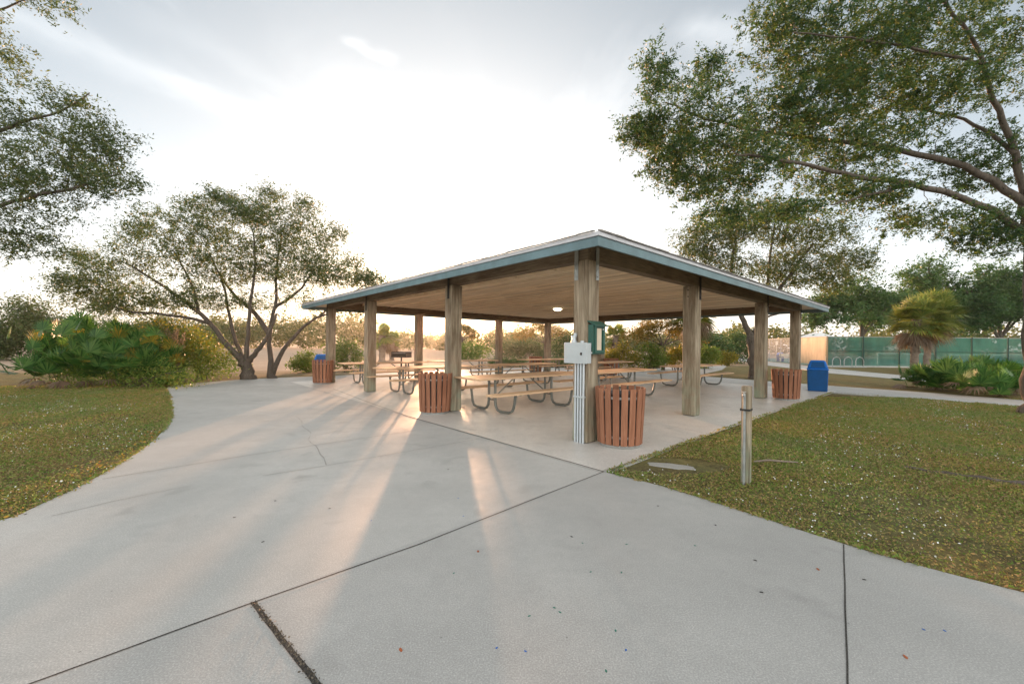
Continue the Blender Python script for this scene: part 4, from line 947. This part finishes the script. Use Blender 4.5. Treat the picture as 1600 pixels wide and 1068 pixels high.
# pale stones by the bushes
for k, (dx_, s_) in enumerate(((0, .28), (9, .22))):
    m_ = MB(); r_ = random.Random(k); n = 9
    m_.lathe([(s_ * r_.uniform(.8, 1), -.03), (s_, s_ * .4), (s_ * .6, s_ * .85), (s_ * .1, s_ * .95)], n)
    m_.v = [(x * r_.uniform(.85, 1.15), y * r_.uniform(.85, 1.15), z) for x, y, z in m_.v]
    o = m_.build('rock', M['dead'], loc=G(1018 + dx_, 575)); tag(o, 'larger pinkish stone at the foot of the shrubs behind the right tables' if k == 0 else 'smaller pinkish stone at the foot of the shrubs behind the right tables', 'rock')

# --- brush row at the far left
for k, (px, wpx, tp, Y, lab) in enumerate([(-30, 130, 475, 30, 'brushy tree cut off by the left edge, first in the row behind the field'), (50, 120, 462, 31, 'tall brushy tree at the far left with a wispy top'), (110, 110, 482, 33, 'dull green brushy tree behind the left palmettos'),
                                      (170, 100, 490, 34, 'brownish brushy tree behind the gilded palmetto top'), (240, 110, 492, 38, 'brushy tree behind the hanging vine'), (310, 90, 505, 46, 'low far brush seen under the leaning oak limbs')]):
    bush(px, 562, Y, wpx, tp, lab, 'brush', 100 + k, 15000, .15, name='brush_tree', catname='tree', group='brushy trees behind the left field')
# --- far tree line across the field: one wooded mass
rng = np.random.default_rng(120); bl = []
for k in range(150):
    x = rng.uniform(-95, 62); Y = rng.uniform(97, 125) + max(0, x) * .1
    h = rng.uniform(3.6, 6.0) + 1.6 * max(0, math.sin(x * .11 + 1)) + (3.0 if x < -40 else 0)
    bl.append((np.array([x, Y, h * .5]), (rng.uniform(3, 5), 3, h * .5), 1))
Cc = blob_points(rng, bl, 2600); Cc = Cc[rng.integers(0, len(Cc), 75000)] + rng.normal(size=(75000, 3)) * .55; Cc = Cc[Cc[:, 2] > 0]
V, F = leaf_arrays(Cc, .55, .6, rng); tag(np_mesh('woodland', V, F, M['wood_far']), 'distant wooded tree line across the dry field', 'woodland', kind='stuff')
bl = []
for k in range(40):
    x = rng.uniform(36, 110); Y = rng.uniform(80, 100); h = rng.uniform(4.5, 7.5); bl.append((np.array([x, Y, h * .5]), (4, 3, h * .5), 1))
Cc = blob_points(rng, bl, 700); Cc = Cc[rng.integers(0, len(Cc), 18000)] + rng.normal(size=(18000, 3)) * .55; Cc = Cc[Cc[:, 2] > 0]
V, F = leaf_arrays(Cc, .55, .6, rng); tag(np_mesh('woodland', V, F, M['wood_far']), 'distant trees showing over the court side fence', 'woodland', kind='stuff')

# ================================================================== LAWN COVER
rng = np.random.default_rng(200)
def lawn_points(n, x0, x1, y0, y1, fall):
    X = rng.uniform(x0, x1, n * 3); Y = y0 + (y1 - y0) * rng.random(n * 3) ** fall
    vis = np.abs(X) < Y * 1.34 + .4
    ok = vis & ~inpoly(X, Y, plaza_pts); X, Y = X[ok][:n], Y[ok][:n]
    return X, Y
def patch(X, Y, f, ph):                     # smooth pseudo-noise for bare spots and clover patches
    return (np.sin(X * f + ph) * np.cos(Y * f * 1.3 + ph * 2) + .6 * np.sin(X * f * 2.3 - Y * f * 1.7 + ph * 3) + .4 * np.cos(X * f * 4.1 + Y * f * 3.7 + ph)) / 2
def sward(name, X, Y, label, hmin=.0, hmax=.035):
    p_ = patch(X, Y, 1.1, .7); keep = rng.random(len(X)) < np.clip(.62 + .55 * p_, .22, 1); X, Y = X[keep], Y[keep]
    bare = np.hypot((X - pd_.x) / .75, (Y - pd_.y) / .35) < 1; X, Y = X[~bare], Y[~bare]
    s = .014 + .0026 * np.clip(Y, 2, 20)
    C_ = np.stack([X, Y, -.026 + rng.uniform(.004, hmax, len(X))], 1)
    V, F = leaf_arrays(C_, 1.0, .42, rng, .55, 0); V = V.reshape(-1, 4, 3); V = C_[:, None] + (V - C_[:, None]) * (s * rng.uniform(.7, 1.4, len(X)))[:, None, None]
    return tag(np_mesh(name, V.reshape(-1, 3), F, M['grass']), label, 'grass', kind='stuff')
X, Y = lawn_points(290000, 1.0, 16, 2.4, 12.5, 1.15); sward('grass', X, Y, 'short patchy lawn on the right')
X, Y = lawn_points(190000, -17, -3, 3.0, 13.2, 1.1); sward('grass', X, Y, 'short patchy lawn on the left')
X, Y = lawn_points(5200, 1.0, 15, 2.4, 12, 1.0); X2, Y2 = lawn_points(3000, -16, -3.5, 3, 11, 1.0)
def specks(name, X, Y, m_, label, size, catn, zz=.012):
    C_ = np.stack([X, Y, zz + rng.uniform(-.012, .008, len(X))], 1); V, F = leaf_arrays(C_, size, .75, rng, .35); return tag(np_mesh(name, V, F, m_), label, catn, kind='stuff')
k = patch(X, Y, 1.0, 2.2) > rng.normal(size=len(X)) * .16 + .22; specks('clover_flowers', X[k], Y[k], M['petal'], 'tiny white flowers scattered over the right lawn', .0135, 'flowers')
k = patch(X2, Y2, 1.0, 2.2) > rng.normal(size=len(X2)) * .16 + .22; specks('clover_flowers', X2[k], Y2[k], M['petal'], 'tiny white flowers scattered over the left lawn', .015, 'flowers')
# ragged grass leaning over the pavement edge
ed = []
for chain in (left_edge, right_edge, front_edge):
    for a, b2 in zip(chain, chain[1:]):
        if max(a.y, b2.y) < 1.5: continue
        d = b2 - a; nn = Vector((d.y, -d.x, 0)).normalized(); n = int(d.length * 260)
        for i in range(n): ed.append(a + d * rng.random() + nn * rng.normal() * .022)
ed = np.array([tuple(q) for q in ed]); ed[:, 2] = .004 + rng.uniform(0, .02, len(ed)); wv_ = patch(ed[:, 0], ed[:, 1], 3.1, 1.3); ed = ed[wv_ > rng.normal(size=len(ed)) * .25 - .1]
V, F = leaf_arrays(ed, .034, .35, rng, .7); tag(np_mesh('grass', V, F, M['grass']), 'ragged grass creeping over the pavement edges', 'grass', kind='stuff')
# fallen leaves along the left kerb line
pts = []
for a, b2 in zip(left_edge[1:], left_edge[2:]):
    if b2.y > 7.2 or b2.x > -3: continue
    d = (b2 - a); nn = Vector((-d.y, d.x, 0)).normalized(); n = int(d.length * 40)
    for i in range(n): pts.append(a + d * rng.random() + nn * abs(rng.normal()) * .22 + nn * .01)
pts = np.array([tuple(p_) for p_ in pts]); pts = pts[~inpoly(pts[:, 0], pts[:, 1], plaza_pts)]
specks('fallen_leaves', pts[:, 0], pts[:, 1], M['fallen'], 'yellow and rust fallen leaves along the left pavement edge', .026, 'fallen leaves', .02)
a, b2 = G(395, 941), G(520, 1100); n = 420; f = rng.random(n); q = np.array(a)[None] * (1 - f[:, None]) + np.array(b2)[None] * f[:, None]
specks('joint_grit', q[:, 0] + rng.normal(size=n) * .009, q[:, 1] + rng.normal(size=n) * .009, M['grit'], 'grit and crumbs filling the wide joint at the lower left', .009, 'grit', .014)
# oak root showing in the lawn
r0, r1 = G(1405, 727), G(1640, 762)
m_ = MB(); pr2 = random.Random(8); pts = [r0.lerp(r1, i / 12) + Vector((0, pr2.uniform(-.03, .03), -.028 + .03 * math.sin(i * 1.1) ** 2)) for i in range(13)]
o = m_.tube([q - r0 for q in pts], [.014 + .0025 * i for i in range(13)], 7).build('tree_root', M['bark'], loc=r0, smooth=True); tag(o, 'grey oak root breaking the surface of the right lawn', 'root')

# ================================================================== SMALL LITTER ON THE PAVEMENT
M['flake_blue'] = plain('flake_blue', (.02, .12, .42), .5); M['flake_green'] = plain('flake_green', (.01, .16, .11), .5); M['flake_dark'] = plain('flake_dark', (.03, .026, .022), .8); M['leaf_rust'] = plain('leaf_rust', (.36, .10, .035), .7)
def flake(px, py, mk, s, name, lab, grp, catn, proto={}):
    r_ = random.Random(int(px * 7 + py))
    if name + mk not in proto:
        n = 7; ring = [(math.cos(2*PI*i/n) * r_.uniform(.5, 1) * .55, math.sin(2*PI*i/n) * r_.uniform(.5, 1) * .3) for i in range(n)]
        me_ = MB().addm([(x, y, 0) for x, y in ring] + [(x, y, .12) for x, y in ring], [tuple(range(n, 2*n))] + [(i, (i+1) % n, n+(i+1) % n, n+i) for i in range(n)])
        o = me_.build(name, M[mk]); proto[name + mk] = o
    else: o = proto[name + mk].copy(); COL.objects.link(o)
    o.location = G(px, py) + Vector((0, 0, .0015)); o.scale = (s, s, s * .5); o.rotation_euler = (0, 0, r_.uniform(0, 6.28)); tag(o, lab, catn, grp)
for px, py in ((821, 1017), (776, 1012), (978, 1015), (580, 813), (724, 806), (716, 778), (1443, 983), (1476, 985)): flake(px, py, 'flake_blue', .022, 'paint_flake', 'tiny blue paint flake lying on the front pavement', 'blue paint flakes', 'paint flake')
for px, py in ((709, 895), (827, 962), (866, 949), (875, 956), (979, 850), (971, 894), (962, 985), (947, 1048), (923, 893), (910, 848), (1278, 888), (1086, 852)): flake(px, py, 'flake_green', .020, 'paint_flake', 'tiny green paint flake lying on the front pavement', 'green paint flakes', 'paint flake')
for px, py in ((366, 808), (430, 782), (515, 794), (411, 846), (893, 838), (1028, 790), (1180, 875), (1118, 820), (700, 733), (40, 803), (1350, 905), (1190, 925)): flake(px, py, 'flake_dark', .026, 'seed_husk', 'small dark seed husk lying on the pavement', 'dark seed husks on the pavement', 'husk')
for px, py, lab in ((626, 1015, 'rust-coloured dry leaf lying at the bottom of the front pavement'), (747, 861, 'reddish dry leaf bit beside the long dark joint'), (1278, 889, 'reddish dry leaf near the right lawn edge'), (1415, 1026, 'reddish dry leaf at the lower right of the pavement')): flake(px, py, 'leaf_rust', .03, 'dry_leaf', lab, None, 'leaf')


# ================================================================== HAZE
hm = bpy.data.materials.new('haze'); hm.use_nodes = True; ht = NT(hm.node_tree); ht.n.clear()
ho = ht.add('ShaderNodeOutputMaterial'); hv = ht.add('ShaderNodeVolumePrincipled')
hv.inputs['Color'].default_value = (.95, .93, .9, 1); hv.inputs['Density'].default_value = HAZE; hv.inputs['Anisotropy'].default_value = .78
ht.link(hv.outputs[0], ho.inputs['Volume'])
tag(MB().box(-130, 130, -26, 150, -1.1, 16).build('haze', hm), 'thin evening haze over the park', 'haze', kind='stuff')
